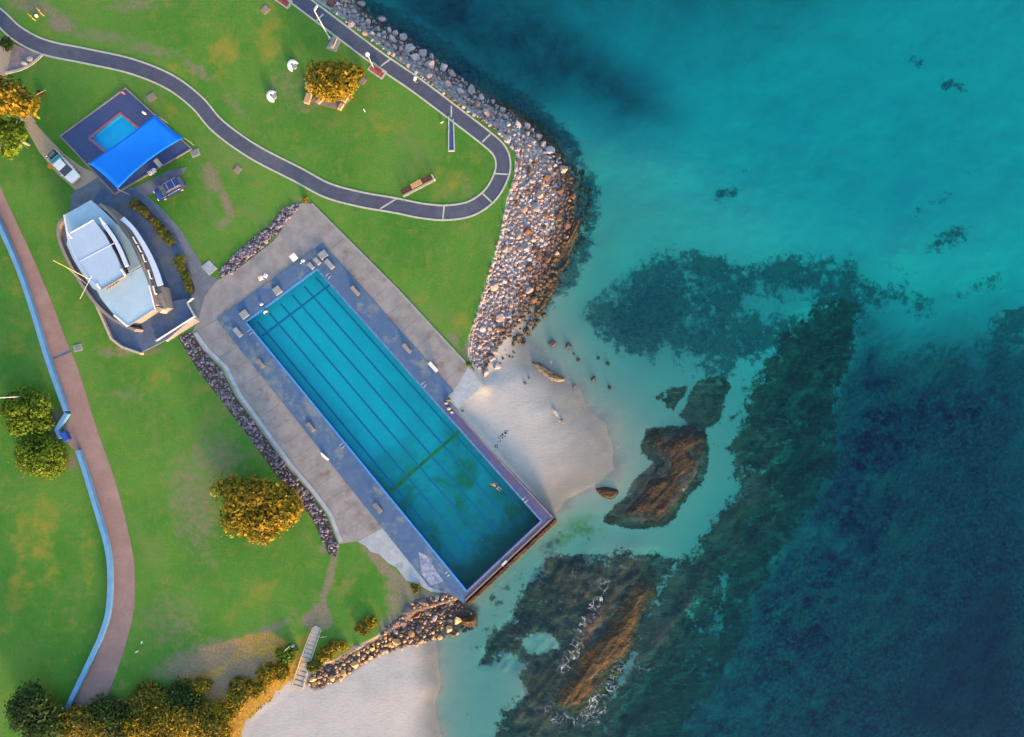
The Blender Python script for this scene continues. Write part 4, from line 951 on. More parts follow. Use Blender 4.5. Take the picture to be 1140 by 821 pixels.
MB().prism(poly([(215, 353), (208.5, 338), (212, 342), (222.5, 357.5)], G), G - .1, [TZ - .05, TZ - .05, TZ - .2, G + .1]).build('batter_wall', M['edging'], ter)
# mast
mst = tag(empty('flag_mast', P(100, 312, zM)), 'thin yellowish flag mast leaning over the western clubhouse wall', 'flag mast')
a = Vector(P(100.5, 311.5, zM - 0.1)); b2 = Vector(P(59, 290, G + 9.5))
MB().tube([a, b2], [0.06, 0.035], 8).build('pole', mat('mast_yellow', (0.55, 0.45, 0.22), None, 3, 0.5), mst)
MB().tube([P(102, 307.5, zM + .6), P(89, 333, zM + .9)], 0.03, 6).build('spar', M['white'], mst)
MB().tube([P(97, 317, zM + .3), P(75, 299, G + 7.4)], 0.012, 5).build('stay', M['white'], mst)

# ------------------------------------------------------------------ blue retaining walls on the brick path
def blue_wall(pts, lab):
    r = tag(empty('retaining_wall', (*P2(*pts[len(pts) // 2]), G - .1)), lab, 'wall', 'pale blue path walls')
    q = [P2(a, b2, G + .75) for a, b2 in smooth(pts, 4)]
    MB().strip(q, 0, 0.52, G - .1, G + .70).build('wall', M['wall_blue'], r)
    MB().strip(q, 0, 0.64, G + .70, G + .78).build('coping', mat('wall_coping', (0.115, 0.28, 0.50), (0.095, 0.235, 0.44), 0.8, 0.8), r)
blue_wall([(-22, 210), (-1, 252), (20, 300), (37, 350), (48, 387), (58, 417), (73, 458)], 'long pale blue low wall running up from the two round trees')
def straight(pts, lab):
    r = tag(empty('retaining_wall', (*P2(*pts[1]), G - .1)), lab, 'wall', 'pale blue path walls')
    q = [P2(a, b2, G + .75) for a, b2 in pts]
    MB().strip(q, 0, 0.52, G - .1, G + .70).build('wall', M['wall_blue'], r)
    MB().strip(q, 0, 0.64, G + .70, G + .78).build('coping', mat('wall_coping', (0.115, 0.28, 0.50), (0.095, 0.235, 0.44), 0.8, 0.8), r)
straight([(74, 460.5), (62.5, 479), (67, 488)], 'short kinked pale blue wall end beside the blue box')
blue_wall([(86, 502), (96, 532), (105, 562), (118, 607), (122, 640), (120, 680), (112, 708), (104, 726), (86, 764), (66, 806)], 'long pale blue low wall curving down towards the dark bush')
bx_ = tag(empty('storage_box', (*P2(72, 487), G)), 'royal blue box against the end of the pale blue wall', 'box')
MB().box(*P2(71.5, 486.5, G + .8), G + .03, G + .75, 1.35, 0.75, R(-62)).build('body', M['blue_box'], bx_, bevel=0.04)
MB().box(*P2(71.5, 486.5, G + .8), G + .752, G + .84, 1.42, 0.82, R(-62)).build('lid', mat('blue_lid', (0.03, 0.09, 0.44), None, 2, 0.5), bx_, bevel=0.03)

# ------------------------------------------------------------------ vehicles
def rring(x, hw, z0, z1, r, n=5):
    """rounded rectangle section in the y-z plane at x"""
    pts = []
    for cx, cz, a0 in ((hw - r, z1 - r, 0), (-hw + r, z1 - r, 90), (-hw + r * .6, z0 + r * .6, 180), (hw - r * .6, z0 + r * .6, 270)):
        rr = r if a0 < 180 else r * .6
        for k in range(n):
            a = R(a0 + 90 * k / (n - 1)); pts.append((x, cx + rr * math.cos(a), cz + rr * math.sin(a)))
    return pts
def wheel(root, x, y_, r, w=0.22, rim=M['metal']):
    t_ = MB().tube([(x, y_ - w / 2, r), (x, y_ + w / 2, r)], r, 20).build('wheel', M['black'], root)
    MB().tube([(x, y_ - w / 2 - .015, r), (x, y_ + w / 2 + .015, r)], r * .62, 14).build('rim', rim, t_)
def car_common(root, L, W, paint):
    for s in (-1, 1):
        MB().box(L / 2 - .10, s * (W / 2 - .30), .66, .82, .16, .34).build('headlight', M['lamp_clear'], root, bevel=.02)
        MB().box(-L / 2 + .06, s * (W / 2 - .16), .72, .98, .10, .20).build('tail_light', M['lamp_red'], root, bevel=.02)
        MB().box(L * .17, s * (W / 2 + .10), .98, 1.14, .12, .20).build('mirror', paint, root, bevel=.03)
    for sx_ in (-1, 1):
        for s in (-1, 1): wheel(root, sx_ * L * .30, s * (W / 2 - .10), .34)
def wagon(lab, loc, rz):
    root = tag(empty('parked_car', (0, 0, 0)), lab, 'car')
    L, W = 4.75, 1.86
    b = MB().loft([rring(-L / 2, .74, .42, .92, .12), rring(-L / 2 + .15, .88, .34, 1.02, .14), rring(-1.4, .93, .30, 1.06, .12), rring(.4, .93, .30, 1.06, .12), rring(1.2, .92, .30, 1.02, .16), rring(L / 2 - .25, .86, .34, .90, .18), rring(L / 2, .70, .42, .74, .12)])
    b.build('body', M['car_blue'], root, smooth_=True)
    MB().loft([rring(-L / 2 + .12, .78, .95, 1.10, .05), rring(-L / 2 + .50, .72, 1.0, 1.56, .14), rring(-.2, .72, 1.0, 1.60, .14), rring(.45, .70, 1.0, 1.54, .14), rring(1.22, .78, .98, 1.06, .04)]).build('window', M['glass'], root)
    MB().loft([rring(-L / 2 + .42, .66, 1.54, 1.60, .03), rring(-.2, .68, 1.58, 1.645, .03), rring(.42, .65, 1.53, 1.59, .03)]).build('roof', M['car_blue'], root)
    for s in (-1, 1):
        MB().tube([(-1.8, s * .60, 1.68), (-.6, s * .60, 1.72), (.3, s * .60, 1.66)], .022, 6).build('roof_rail', M['drive_grey'], root)
        for q in (-.95, .1): pass
        MB().box(-.2, s * .935, .98, 1.01, 3.2, .02).build('door_trim', M['steel'], root)
    for q in (-1.15, -.1): MB().box(q, 0, 1.69, 1.72, .07, 1.24).build('roof_bar', M['metal'], root)
    MB().box(.1, 0, 1.63, 1.652, .55, .7).build('sunroof', M['car_blue'], root)
    car_common(root, L, W, M['car_blue'])
    root.location = loc; root.rotation_euler = (0, 0, rz)
    return root
def ute(lab, loc, rz):
    root = tag(empty('utility_truck', (0, 0, 0)), lab, 'utility truck')
    L, W = 5.35, 1.92
    b = MB().loft([rring(-L / 2, .90, .50, .80, .06), rring(-L / 2 + .1, .93, .42, .86, .08), rring(-.7, .95, .36, .90, .08), rring(-.65, .95, .34, 1.08, .10), rring(.9, .95, .34, 1.10, .12), rring(1.4, .94, .34, 1.08, .16), rring(L / 2 - .25, .88, .38, .98, .18), rring(L / 2, .74, .46, .80, .12)])
    b.build('body', M['car_white'], root, smooth_=True)
    MB().loft([rring(-.72, .80, 1.0, 1.12, .05), rring(-.55, .76, 1.04, 1.70, .14), rring(.25, .76, 1.04, 1.74, .14), rring(.62, .74, 1.04, 1.68, .12), rring(1.42, .82, 1.02, 1.12, .04)]).build('window', M['glass'], root)
    MB().loft([rring(-.66, .72, 1.68, 1.75, .03), rring(.2, .73, 1.72, 1.80, .03), rring(.62, .70, 1.67, 1.74, .03)]).build('roof', M['car_white'], root)
    tr = MB()
    for s in (-1, 1): tr.box(-1.72, s * .93, .86, 1.12, 1.95, .05)
    tr.box(-L / 2 + .03, 0, .86, 1.12, .05, 1.86); tr.box(-.76, 0, .86, 1.30, .05, 1.86)
    tr.build('tray', M['car_white'], root)
    car_common(root, L, W, M['car_white'])
    MB().box(1.55, 0, 1.06, 1.085, .9, .05).build('bonnet_scoop', M['car_white'], root)
    root.location = loc; root.rotation_euler = (0, 0, rz)
    return root
pu = P(74.5, 187.5, G + .022); ang_u = math.atan2(-(202 - 173), 88 - 61)
ute('white ute with an open tray parked on the tan driveway', pu, ang_u)
c_, s_ = math.cos(ang_u), math.sin(ang_u)
def at_ute(lx, ly): return (pu[0] + lx * c_ - ly * s_, pu[1] + lx * s_ + ly * c_)
q = at_ute(-1.25, 0); cr = tag(empty('cargo_cover', (*q, pu[2] + .9)), 'pale teal bundle lying in the white ute tray', 'cargo')
b = MB().loft([[(q[0] + c_ * x_ - s_ * y_, q[1] + s_ * x_ + c_ * y_, pu[2] + .90 + z_) for (_, y_, z_) in rring(0, w_, 0, h_, .12)] for x_, w_, h_ in ((-.48, .6, .30), (-.3, .74, .46), (.1, .76, .50), (.38, .66, .36))]); b.build('bundle', M['teal_plastic'], cr)
MB().bar((q[0] - s_ * .78, q[1] + c_ * .78), (q[0] + s_ * .78, q[1] - c_ * .78), .05, pu[2] + 1.28, pu[2] + 1.44).build('strap', M['black'], cr)
q = at_ute(-2.2, .15); cr = tag(empty('tool_crate', (*q, pu[2] + .9)), 'dark crate at the tail of the white ute tray', 'crate')
MB().box(q[0], q[1], pu[2] + .86, pu[2] + 1.32, .75, 1.35, ang_u).build('body', mat('dark_crate', (0.03, 0.06, 0.08), None, 3), cr, bevel=.03)
MB().box(q[0], q[1], pu[2] + 1.322, pu[2] + 1.40, .4, .9, ang_u).build('lid', M['drive_grey'], cr, bevel=.02)
yb = P(59.5, 186.5, G); bt = tag(empty('plastic_tub', (yb[0], yb[1], G)), 'small yellow tub on the grass beside the white ute', 'tub')
MB().tube([(yb[0], yb[1], G), (yb[0], yb[1], G + .62)], [.30, .40], 16).build('tub', M['yellow'], bt)
MB().tube([(yb[0], yb[1], G + .60), (yb[0], yb[1], G + .66)], .44, 16).build('rim', mat('tub_rim', (0.50, 0.24, 0.03), None, 3, .5), bt)
wagon('dark blue station wagon with roof bars at the lawn edge', P(191.5, 211.5, G + .02), math.atan2(-(218 - 205), -(203 - 179)) )

# ------------------------------------------------------------------ park furniture
def bench(lab, px, py, ang, z=G, L=1.5, seat='tan_wood', back=True, name='bench', grp=None):
    root = tag(empty(name, (*P2(px, py, z), z)), lab, 'bench', grp)
    cx, cy = P2(px, py, z); c, s = math.cos(ang), math.sin(ang)
    w = lambda u, v: (cx + u * c - v * s, cy + u * s + v * c)
    for k in range(3):
        q = w(0, -.17 + .17 * k); MB().box(q[0], q[1], z + .42, z + .46, L, .145, ang).build('seat_slat', M[seat], root, bevel=.008)
    if back:
        for k in range(2):
            q = w(0, .28); MB().box(q[0], q[1], z + .56 + .17 * k, z + .69 + .17 * k, L, .04, ang).build('back_slat', M[seat], root, bevel=.008)
    for u in (-L * .38, L * .38):
        q = w(u, 0); MB().box(q[0], q[1], z, z + .42, .08, .42, ang).build('leg', M['metal'], root)
        if back: q = w(u, .32); MB().box(q[0], q[1], z, z + .88, .06, .05, ang).build('back_post', M['metal'], root)
    return root
a_ne = math.atan2(-(580 - 299.5), 603 - 353); a_sw = math.atan2(-(658.6 - 358.7), 519.7 - 273.7)
a_nw = math.atan2(59, 79)
bench('pale slatted bench on the right pool deck nearest the shallow end', 396, 324.5, a_ne, DZ, 1.7, 'grey_wood', grp='benches along the pool deck')
bench('pale slatted bench on the right pool deck beyond the middle', 453.5, 388.5, a_ne, DZ, 1.7, 'grey_wood', grp='benches along the pool deck')
bench('white narrow bench on the apron edge near the concrete ramp', 482.5, 409, a_ne, G + .03, 1.8, 'white', grp='benches along the pool deck')
bench('slatted bench on the left pool deck nearest the shallow end', 291.5, 405, a_sw + math.pi, DZ, 1.5, 'grey_wood', grp='benches along the pool deck')
bench('slatted bench on the left pool deck near the yellow tree', 347, 475.5, a_sw + math.pi, DZ, 1.6, 'grey_wood', grp='benches along the pool deck')
bench('slatted bench on the left pool deck nearest the deep end', 421.5, 565, a_sw + math.pi, DZ, 1.7, 'grey_wood', grp='benches along the pool deck')
def pad_bench(lab, px, py, ang):
    root = tag(empty('park_bench', (*P2(px, py), G)), lab, 'bench', 'red benches beside the asphalt path')
    cx, cy = P2(px, py); c, s = math.cos(ang), math.sin(ang)
    MB().box(cx, cy, G - .1, G + .045, 2.7, 1.45, ang).build('base_pad', M['edging'], root)
    w = lambda u, v: (cx + u * c - v * s, cy + u * s + v * c)
    MB().box(cx, cy, G + .0451, G + .052, 2.2, 1.0, ang).build('pad_inlay', mat('red_inlay', (0.24, 0.10, 0.10), (0.19, 0.08, 0.085), 3), root)
    for k in range(4):
        q = w(0, -.26 + .15 * k); MB().box(q[0], q[1], G + .45, G + .49, 1.7, .13, ang).build('seat_slat', M['red_seat'], root, bevel=.01)
    for k in range(2):
        q = w(0, .36); MB().box(q[0], q[1], G + .60 + .18 * k, G + .74 + .18 * k, 1.7, .04, ang).build('back_slat', M['red_seat'], root, bevel=.01)
    for u in (-.7, .7):
        q = w(u, 0); MB().box(q[0], q[1], G + .045, G + .45, .07, .5, ang).build('leg', M['dark_wood'], root)
        q = w(u, .40); MB().box(q[0], q[1], G + .045, G + .94, .06, .05, ang).build('back_post', M['dark_wood'], root)
a_path = math.atan2(-(127 - 66), 506 - 421)
pad_bench('red bench on a small pad below the short lamp post', 420, 79, a_path + math.pi)
pad_bench('red bench at the top edge of the picture beside the path', 315, 0.5, a_path + math.pi)
# concrete pad with a seat beside the tall pole
r_ = tag(empty('memorial_seat', (*P2(372, 49), G)), 'grey concrete slab with a narrow stone seat beside the path', 'seat')
MB().prism(poly([(363, 54), (371, 40), (380, 45), (374, 58)]), G - .1, G + .05).build('slab', M['slab'], r_)
MB().box(*P2(372, 49), G + .05, G + .45, 1.6, .42, R(66)).build('seat', M['edging'], r_, bevel=.03)
MB().box(*P2(373.4, 48.4), G + .451, G + .58, 1.0, .14, R(66)).build('plaque', M['red_seat'], r_)
# the long picnic bench
r_ = tag(empty('long_bench', (*P2(465, 207.5), G)), 'long brown timber bench with a tan middle section on the lawn', 'bench')
ang = math.atan2(217 - 199, 482 - 448)
cx, cy = P2(464.5, 207.5); c, s = math.cos(ang), math.sin(ang)
w = lambda u, v: (cx + u * c - v * s, cy + u * s + v * c)
q = w(.15, -.38); MB().box(q[0], q[1], G - .1, G + .10, 5.5, .34, ang).build('footing', M['kerb'], r_)
for u, L, m_ in ((-1.72, 1.7, 'dark_wood'), (0.0, 1.72, 'tan_wood'), (1.72, 1.7, 'dark_wood')):
    for k in range(3):
        q = w(u, -.12 + .26 * k); MB().box(q[0], q[1], G + .44 + (.25 if m_ == 'tan_wood' else 0), G + .50 + (.25 if m_ == 'tan_wood' else 0), L, .235, ang).build('table_plank' if m_ == 'tan_wood' else 'seat_plank', M[m_], r_, bevel=.012)
for u in (-2.3, -1.1, -.6, .6, 1.1, 2.3):
    q = w(u, .14); MB().box(q[0], q[1], G, G + .44 if abs(u) > .9 else G + .69, .1, .6, ang).build('leg', M['dark_wood'], r_)
for u in (-2.2, -1.5, 1.5, 2.2):
    q = w(u, .1); MB().box(q[0], q[1], G + .50, G + .56, .12, .12, ang).build('arm_block', M['red_seat'], r_)
q = w(2.72, -.05); MB().box(q[0], q[1], G - .1, G + .55, .22, .95, ang).build('end_block', M['kerb'], r_, bevel=.03)
# drain channel
r_ = tag(empty('drain_channel', (*P2(502.5, 149), G - .1)), 'narrow concrete drain with dark blue bed running from path into lawn', 'drain')
MB().prism(poly([(500.2, 132), (504.8, 134), (505.4, 167), (500.0, 167)]), G - .1, G + .02).build('bed', mat('drain_bed', (0.05, 0.10, 0.28), (0.04, 0.07, 0.18), 1.0, .4), r_)
for p, q in (((499.6, 130), (499.4, 168)), ((504.6, 133), (506, 168))): MB().bar(P2(*p), P2(*q), .16, G - .1, G + .14).build('side_wall', M['kerb'], r_)
MB().bar(P2(499.2, 168.2), P2(506.4, 168.2), .22, G - .1, G + .145).build('end_wall', M['kerb'], r_)
# pit covers
def cover(px, py, sz, m_, ang, lab):
    r = tag(empty('pit_cover', (*P2(px, py), G - .05)), lab, 'pit cover')
    MB().box(*P2(px, py), G - .05, G + .07, sz, sz * .8, ang).build('frame', M[m_], r, bevel=.02)
    MB().box(*P2(px, py), G + .0701, G + .085, sz * .72, sz * .56, ang).build('lid', mat('cover_lid', (0.20, 0.20, 0.22), (0.15, 0.15, 0.17), 3) if m_ != 'cover' else mat('brown_lid', (0.26, 0.19, 0.16), (0.21, 0.155, 0.13), 2), r)
cover(168.5, 108.5, 1.35, 'cover', R(30), 'brown square pit cover between paddling pool and asphalt path')
cover(217.5, 170.5, 1.3, 'slab', R(20), 'pale grey slab at the corner of the paddling pool deck')
cover(264.5, 189, 1.15, 'cover', R(50), 'brown square pit cover on the lawn below the asphalt path')
cover(87, 387.5, 1.3, 'slab', R(15), 'grey square pit cover with dark lid beside the brick path')
cover(295.5, 11, 1.25, 'cover', R(45), 'brown square pit cover near the top edge of the lawn')
cover(404, 90, 1.1, 'cover', R(50), 'brown square pit cover beside the sandstone seating')
r_ = tag(empty('concrete_slab', (*P2(233, 298), G - .05)), 'pale concrete slab where the grey path meets the stone bed', 'slab')
MB().prism(poly([(224, 297), (233, 290), (242, 299), (233, 307)]), G - .05, G + .09).build('slab', M['concrete_pale'], r_, bevel=.02)
# white shell seats
def shell(px, py, ang, lab):
    r = tag(empty('shell_seat', (*P2(px, py), G)), lab, 'seat', 'white shell seats on the lawn')
    cx, cy = P2(px, py)
    vs, fs = [], []; NA, NZ = 20, 8
    for s_in in (0, 1):
        for i in range(NA + 1):
            a = ang + R(-125) + R(250) * i / NA
            for j in range(NZ + 1):
                ph = math.pi / 2 * j / NZ
                ro = (0.88 if s_in == 0 else 0.70); zz = (0.80 if s_in == 0 else 0.66)
                k = math.cos(ph * .82)
                vs.append((cx + ro * k * math.cos(a), cy + ro * k * math.sin(a), G + zz * math.sin(ph) * (.35 + .65 * math.sin(math.pi * i / NA))))
    o = (NA + 1) * (NZ + 1)
    for i in range(NA):
        for j in range(NZ):
            q = i * (NZ + 1) + j
            fs.append((q, q + NZ + 1, q + NZ + 2, q + 1)); fs.append((o + q, o + q + 1, o + q + NZ + 2, o + q + NZ + 1))
    for i in range(NA): q = i * (NZ + 1) + NZ; fs.append((q, q + NZ + 1, o + q + NZ + 1, o + q))
    MB().add(vs, fs).build('shell', M['white'], r, smooth_=True)
    b = (cx - .22 * math.cos(ang), cy - .22 * math.sin(ang))
    MB().tube([(b[0], b[1], G), (b[0], b[1], G + .34)], [.42, .46], 18).build('seat', mat('seat_grey', (0.24, 0.29, 0.40), None, 3), r)
shell(326.5, 73.5, R(140), 'white curved shell seat nearer the top of the lawn')
shell(303.5, 107.5, R(165), 'white curved shell seat lower on the lawn near the asphalt path')
# fitness station
r_ = tag(empty('exercise_bars', (*P2(37.5, 13.5), G)), 'pair of yellow exercise bars on the worn grey ground', 'exercise equipment')
for p, q in (((31, 15.5), (36, 20.5)), ((40.5, 9), (45.5, 15))):
    a, b2 = P2(*p, G + .7), P2(*q, G + .7)
    MB().tube([(a[0], a[1], G), (a[0], a[1], G + .62), (a[0], a[1], G + .7), (b2[0], b2[1], G + .7), (b2[0], b2[1], G + .62), (b2[0], b2[1], G)], .075, 8).build('bar', M['yellow'], r_)
MB().tube([P(40.5, 18, G), P(40.5, 18, G + .45)], [.25, .22], 14).build('step', M['white'], r_)
# sandstone seating under the tree
r_ = tag(empty('stone_seating', (*P2(366, 108), G - .05)), 'square paved spot framed by sandstone seat walls under the tree', 'seating')
MB().prism(poly([(345, 113), (375, 85), (393, 108), (379, 123), (356, 117)]), G - .05, G + .05).build('paving', M['paving_brown'], r_)
for (p, q, wd, h) in (((342, 93), (346, 103), .55, .5), ((345, 105), (341.5, 116), .85, .45), ((354, 115.5), (360, 109), .6, .45), ((368, 110), (371, 104), .45, .45), ((378, 123), (382, 116), .55, .5), ((383, 114.5), (387, 108), .55, .5), ((389, 105), (393, 97), .55, .5)):
    MB().bar(P2(*p), P2(*q), wd, G - .05, G + h).build('seat_wall', M['sandstone'], r_, bevel=.06)
# paved wedge and its edging
r_ = tag(empty('paved_wedge', (*P2(25, 66), G - .1)), 'pinkish paved wedge with pale edging stones below the asphalt path', 'paving')
MB().prism(poly([(15, 49), (30, 55), (47, 61.5), (36, 70), (22, 77), (8, 81), (11, 66)]), G - .1, G + .04).build('paving', M['paving_pink'], r_)
MB().strip([P2(a, b2) for a, b2 in smooth([(48, 61), (37, 70.5), (23, 78), (6, 82)], 4)], 0, .32, G - .1, G + .16).build('edging', M['edging'], r_)
for p in ((34, 66.5), (28, 71)): MB().ball((*P2(*p), G + .15), .42, (1.2, .9, .6)).build('edging_stone', M['boulder_pale'], r_)
# things by the paddling pool and the pool
def table(px, py, ang, z, lab, m_='white', L=1.5, W=.75, cat='table', name='table'):
    r = tag(empty(name, (*P2(px, py, z), z)), lab, cat)
    cx, cy = P2(px, py, z)
    MB().box(cx, cy, z + .70, z + .75, L, W, ang).build('table_top', M[m_], r, bevel=.015)
    for u in (-1, 1):
        for v in (-1, 1):
            q = (cx + u * (L / 2 - .1) * math.cos(ang) - v * (W / 2 - .08) * math.sin(ang), cy + u * (L / 2 - .1) * math.sin(ang) + v * (W / 2 - .08) * math.cos(ang))
            MB().tube([(*q, z), (*q, z + .70)], .025, 6).build('leg', M['metal'], r)
    return r
def chair(px, py, ang, z, lab, grp=None):
    r = tag(empty('plastic_chair', (*P2(px, py, z), z)), lab, 'chair', grp)
    cx, cy = P2(px, py, z); c, s = math.cos(ang), math.sin(ang)
    w = lambda u, v: (cx + u * c - v * s, cy + u * s + v * c)
    MB().box(cx, cy, z + .41, z + .45, .52, .52, ang).build('seat', M['white'], r, bevel=.02)
    q = w(-.28, 0); MB().box(q[0], q[1], z + .45, z + .88, .05, .52, ang).build('backrest', M['white'], r, bevel=.02)
    for u in (-1, 1):
        q = w(-.02, u * .29); MB().box(q[0], q[1], z + .62, z + .66, .5, .06, ang).build('armrest', M['white'], r)
        for v in (-1, 1): q = w(v * .22, u * .25); MB().tube([(*q, z), (*q, z + .42)], .025, 6).build('leg', M['white'], r)
KZ = G + .06
table(178.5, 183, R(-50), KZ, 'pale oblong table at the lower edge of the paddling pool deck', 'edging', 1.35, .7)
chair(170, 194, R(30), KZ, 'white plastic chair on the paddling pool deck next to a second one', 'white chairs by the paddling pool')
chair(173.5, 191.5, R(200), KZ, 'white plastic chair on the paddling pool deck nearest the pale table', 'white chairs by the paddling pool')
def post(px, py, z, lab, m_='offwhite'):
    r = tag(empty('bollard', (*P2(px, py, z), z)), lab, 'bollard')
    cx, cy = P2(px, py, z)
    MB().tube([(cx, cy, z), (cx, cy, z + .75)], .17, 14).build('post', M[m_], r)
    MB().ball((cx, cy, z + .75), .19, (1, 1, .6)).build('cap', M[m_], r, smooth_=True)
post(162, 127, KZ, 'pale bollard on the paddling pool deck beside the blue sail')
post(138.5, 104.5, KZ, 'reddish post at the top corner of the paddling pool deck', 'coping_red')
tb = table(328.5, 287.5, R(-52), G + .03, 'white square table on the concrete beside the shallow pool end', 'white', 1.05, .95)
for (px, py, an, lab) in ((292, 310.5, 20, 'white plastic chair on the concrete nearest the white table side'), (296.5, 307.5, 150, 'white plastic chair on the concrete with its back to the white table')):
    chair(px, py, R(an), G + .03, lab, 'white chairs by the pool')
def bag(px, py, z, r0, lab, m_, name='bag'):
    r = tag(empty(name, (*P2(px, py, z), z)), lab, 'bag')
    cx, cy = P2(px, py, z)
    MB().ball((cx, cy, z + r0 * .62), r0, (1.1, .85, .65)).build('body', m_, r, smooth_=True)
    MB().tube([(cx - r0 * .5, cy, z + r0), (cx - r0 * .2, cy, z + r0 * 1.45), (cx + r0 * .2, cy, z + r0 * 1.45), (cx + r0 * .5, cy, z + r0)], .03, 6).build('handle', M['cloth_dark'], r)
bag(337.5, 290.5, DZ, .30, 'pale blue bag on the deck beside the white table', mat('bag_blue', (0.42, 0.52, 0.80), None, 4), 'swim_bag')
bag(335, 293, DZ, .15, 'tiny pale blue pouch beside the bag on the deck', mat('pouch_blue', (0.40, 0.48, 0.74), None, 4), 'pouch')
bag(291.5, 339, DZ, .26, 'white bag on the deck at the shallow pool end', M['cloth_white'], 'swim_bag')
def block(px, py, ang, L, W, lab, h=.34):
    r = tag(empty('starting_block', (*P2(px, py, DZ), DZ)), lab, 'starting block', 'pale plinths at the shallow end')
    cx, cy = P2(px, py, DZ)
    MB().box(cx, cy, DZ, DZ + h, L, W, ang).build('plinth', M['slab'], r, bevel=.025)
    MB().box(cx, cy, DZ + h + .0005, DZ + h + .03, L * .9, W * .9, ang).build('grip_pad', mat('grip_pad', (0.27, 0.28, 0.30), (0.22, 0.23, 0.255), 2, .95), r)
block(360, 284, a_nw, 1.25, 1.1, 'square pale plinth in the top corner of the pool deck')
block(353.5, 291, a_nw + R(95), 1.15, .62, 'narrow plinth just left of the top corner plinth')
block(346.5, 296.3, a_nw + R(95), 1.1, .60, 'narrow plinth closest to the water near the top corner')
block(367, 294.3, a_ne, 1.65, .75, 'oblong plinth beside the top corner ladder')
block(309.3, 323.7, a_nw, 1.15, 1.15, 'square pale plinth midway along the shallow end')
block(272.3, 350.2, a_nw, 1.2, 1.1, 'square pale plinth at the left corner of the pool')
block(265, 370, a_sw, 1.6, .75, 'oblong plinth on the left deck beside the corner ladder', .25)
# pool ladders
def ladder(px, py, toward, lab):
    r = tag(empty('pool_ladder', (*P2(px, py, DZ), DZ)), lab, 'ladder', 'pool ladders')
    cx, cy = P2(px, py, DZ); d = Vector((toward[0], toward[1])).normalized(); n = Vector((-d.y, d.x))
    for s in (-.27, .27):
        q = lambda u, z: (cx + d.x * u + n.x * s, cy + d.y * u + n.y * s, z)
        MB().tube([q(-.55, DZ), q(-.55, DZ + .62), q(-.42, DZ + .80), q(-.15, DZ + .84), q(.12, DZ + .74), q(.20, DZ + .5), q(.20, 1.05)], .032, 8).build('rail', M['steel'], r)
    for k in range(3):
        z = WZ - .15 - .25 * k
        MB().tube([(cx + d.x * .2 - n.x * .27, cy + d.y * .2 - n.y * .27, z), (cx + d.x * .2 + n.x * .27, cy + d.y * .2 + n.y * .27, z)], .035, 6).build('tread', M['steel'], r)
dne = (math.sin(a_ne), -math.cos(a_ne)); dsw = (-math.sin(a_sw), math.cos(a_sw))
ladder(366.5, 309, dne and (-1, -.9), 'steel ladder on the right pool edge at the shallow end')
ladder(472, 429, (-1, -.9), 'steel ladder on the right pool edge near the concrete ramp')
ladder(583.5, 556.5, (-1, -.9), 'steel ladder on the right pool edge at the deep end')
ladder(281.5, 369.5, (1, .8), 'steel ladder on the left pool edge at the shallow end')
ladder(383.5, 495, (1, .8), 'steel ladder halfway along the left pool edge')
ladder(500, 636.5, (1, .8), 'steel ladder on the left pool edge at the deep end')
r_ = tag(empty('kickboard', (*P2(361, 508.5, DZ), DZ)), 'white board leaning on the edge of the left pool deck', 'board')
MB().prism(poly([(356.5, 504), (358.5, 504.5), (366, 511), (365.5, 513), (362, 511.5), (358, 508)], DZ + .1), DZ, [DZ + .04, DZ + .25, DZ + .25, DZ + .04, DZ + .04, DZ + .04]).build('panel', M['white'], r_, bevel=.01)
# sand and rubble thrown on the deck corner by the ramp: a few loose stones
for i, (a, b2, s_, m_) in enumerate([(499, 445, .34, 'boulder_tan'), (500, 455, .26, 'boulder_pale'), (497, 449, .22, 'boulder_pale'), (503, 459, .20, 'boulder_pale')]):
    o = MB().ball((*P2(a, b2), DZ + s_ * .5), s_, (1.3, .9, .7), 9, 6).build('loose_stone', M[m_])
    tag(o, ['tan stone lying on the deck corner by the concrete ramp', 'largest pale stone on the wall top by the ramp', 'small pale stone nearest the tan one by the ramp', 'pale stone on the wall furthest from the ramp'][i], 'stone', 'loose stones by the ramp')

# ------------------------------------------------------------------ lamps and poles
def lamp(px, py, h, lab, arm=None, m_='metal'):
    r = tag(empty('lamp_post', (*P2(px, py), G)), lab, 'lamp post')
    cx, cy = P2(px, py)
    MB().tube([(cx, cy, G), (cx, cy, G + .06)], .22, 12).build('base_plate', M['metal'], r)
    MB().tube([(cx, cy, G), (cx, cy, G + h)], [.10, .06], 10).build('pole', M[m_], r)
    if arm:
        MB().tube([(cx, cy, G + h - .1), (cx + arm[0] * .6, cy + arm[1] * .6, G + h + .05)], .04, 8).build('arm', M[m_], r)
        MB().box(cx + arm[0] * .8, cy + arm[1] * .8, G + h - .04, G + h + .1, .8, .3, math.atan2(arm[1], arm[0])).build('lamp_head', M['offwhite'], r, bevel=.04)
    else:
        MB().tube([(cx, cy, G + h - .05), (cx, cy, G + h + .12), (cx, cy, G + h + .22)], [.12, .34, .30], 16).build('lamp_head', M['white'], r)
lamp(416.5, 77, 4.6, 'short lamp post with round white head beside a red bench', None, 'edging')
lamp(367, 43, 8.0, 'tall thin pale pole crossing the asphalt path near the top', (0.3, .5), 'offwhite')
lamp(35.5, 441, 8.0, 'pale pole leaning out of the left edge above the round trees', (-.6, .2), 'offwhite')

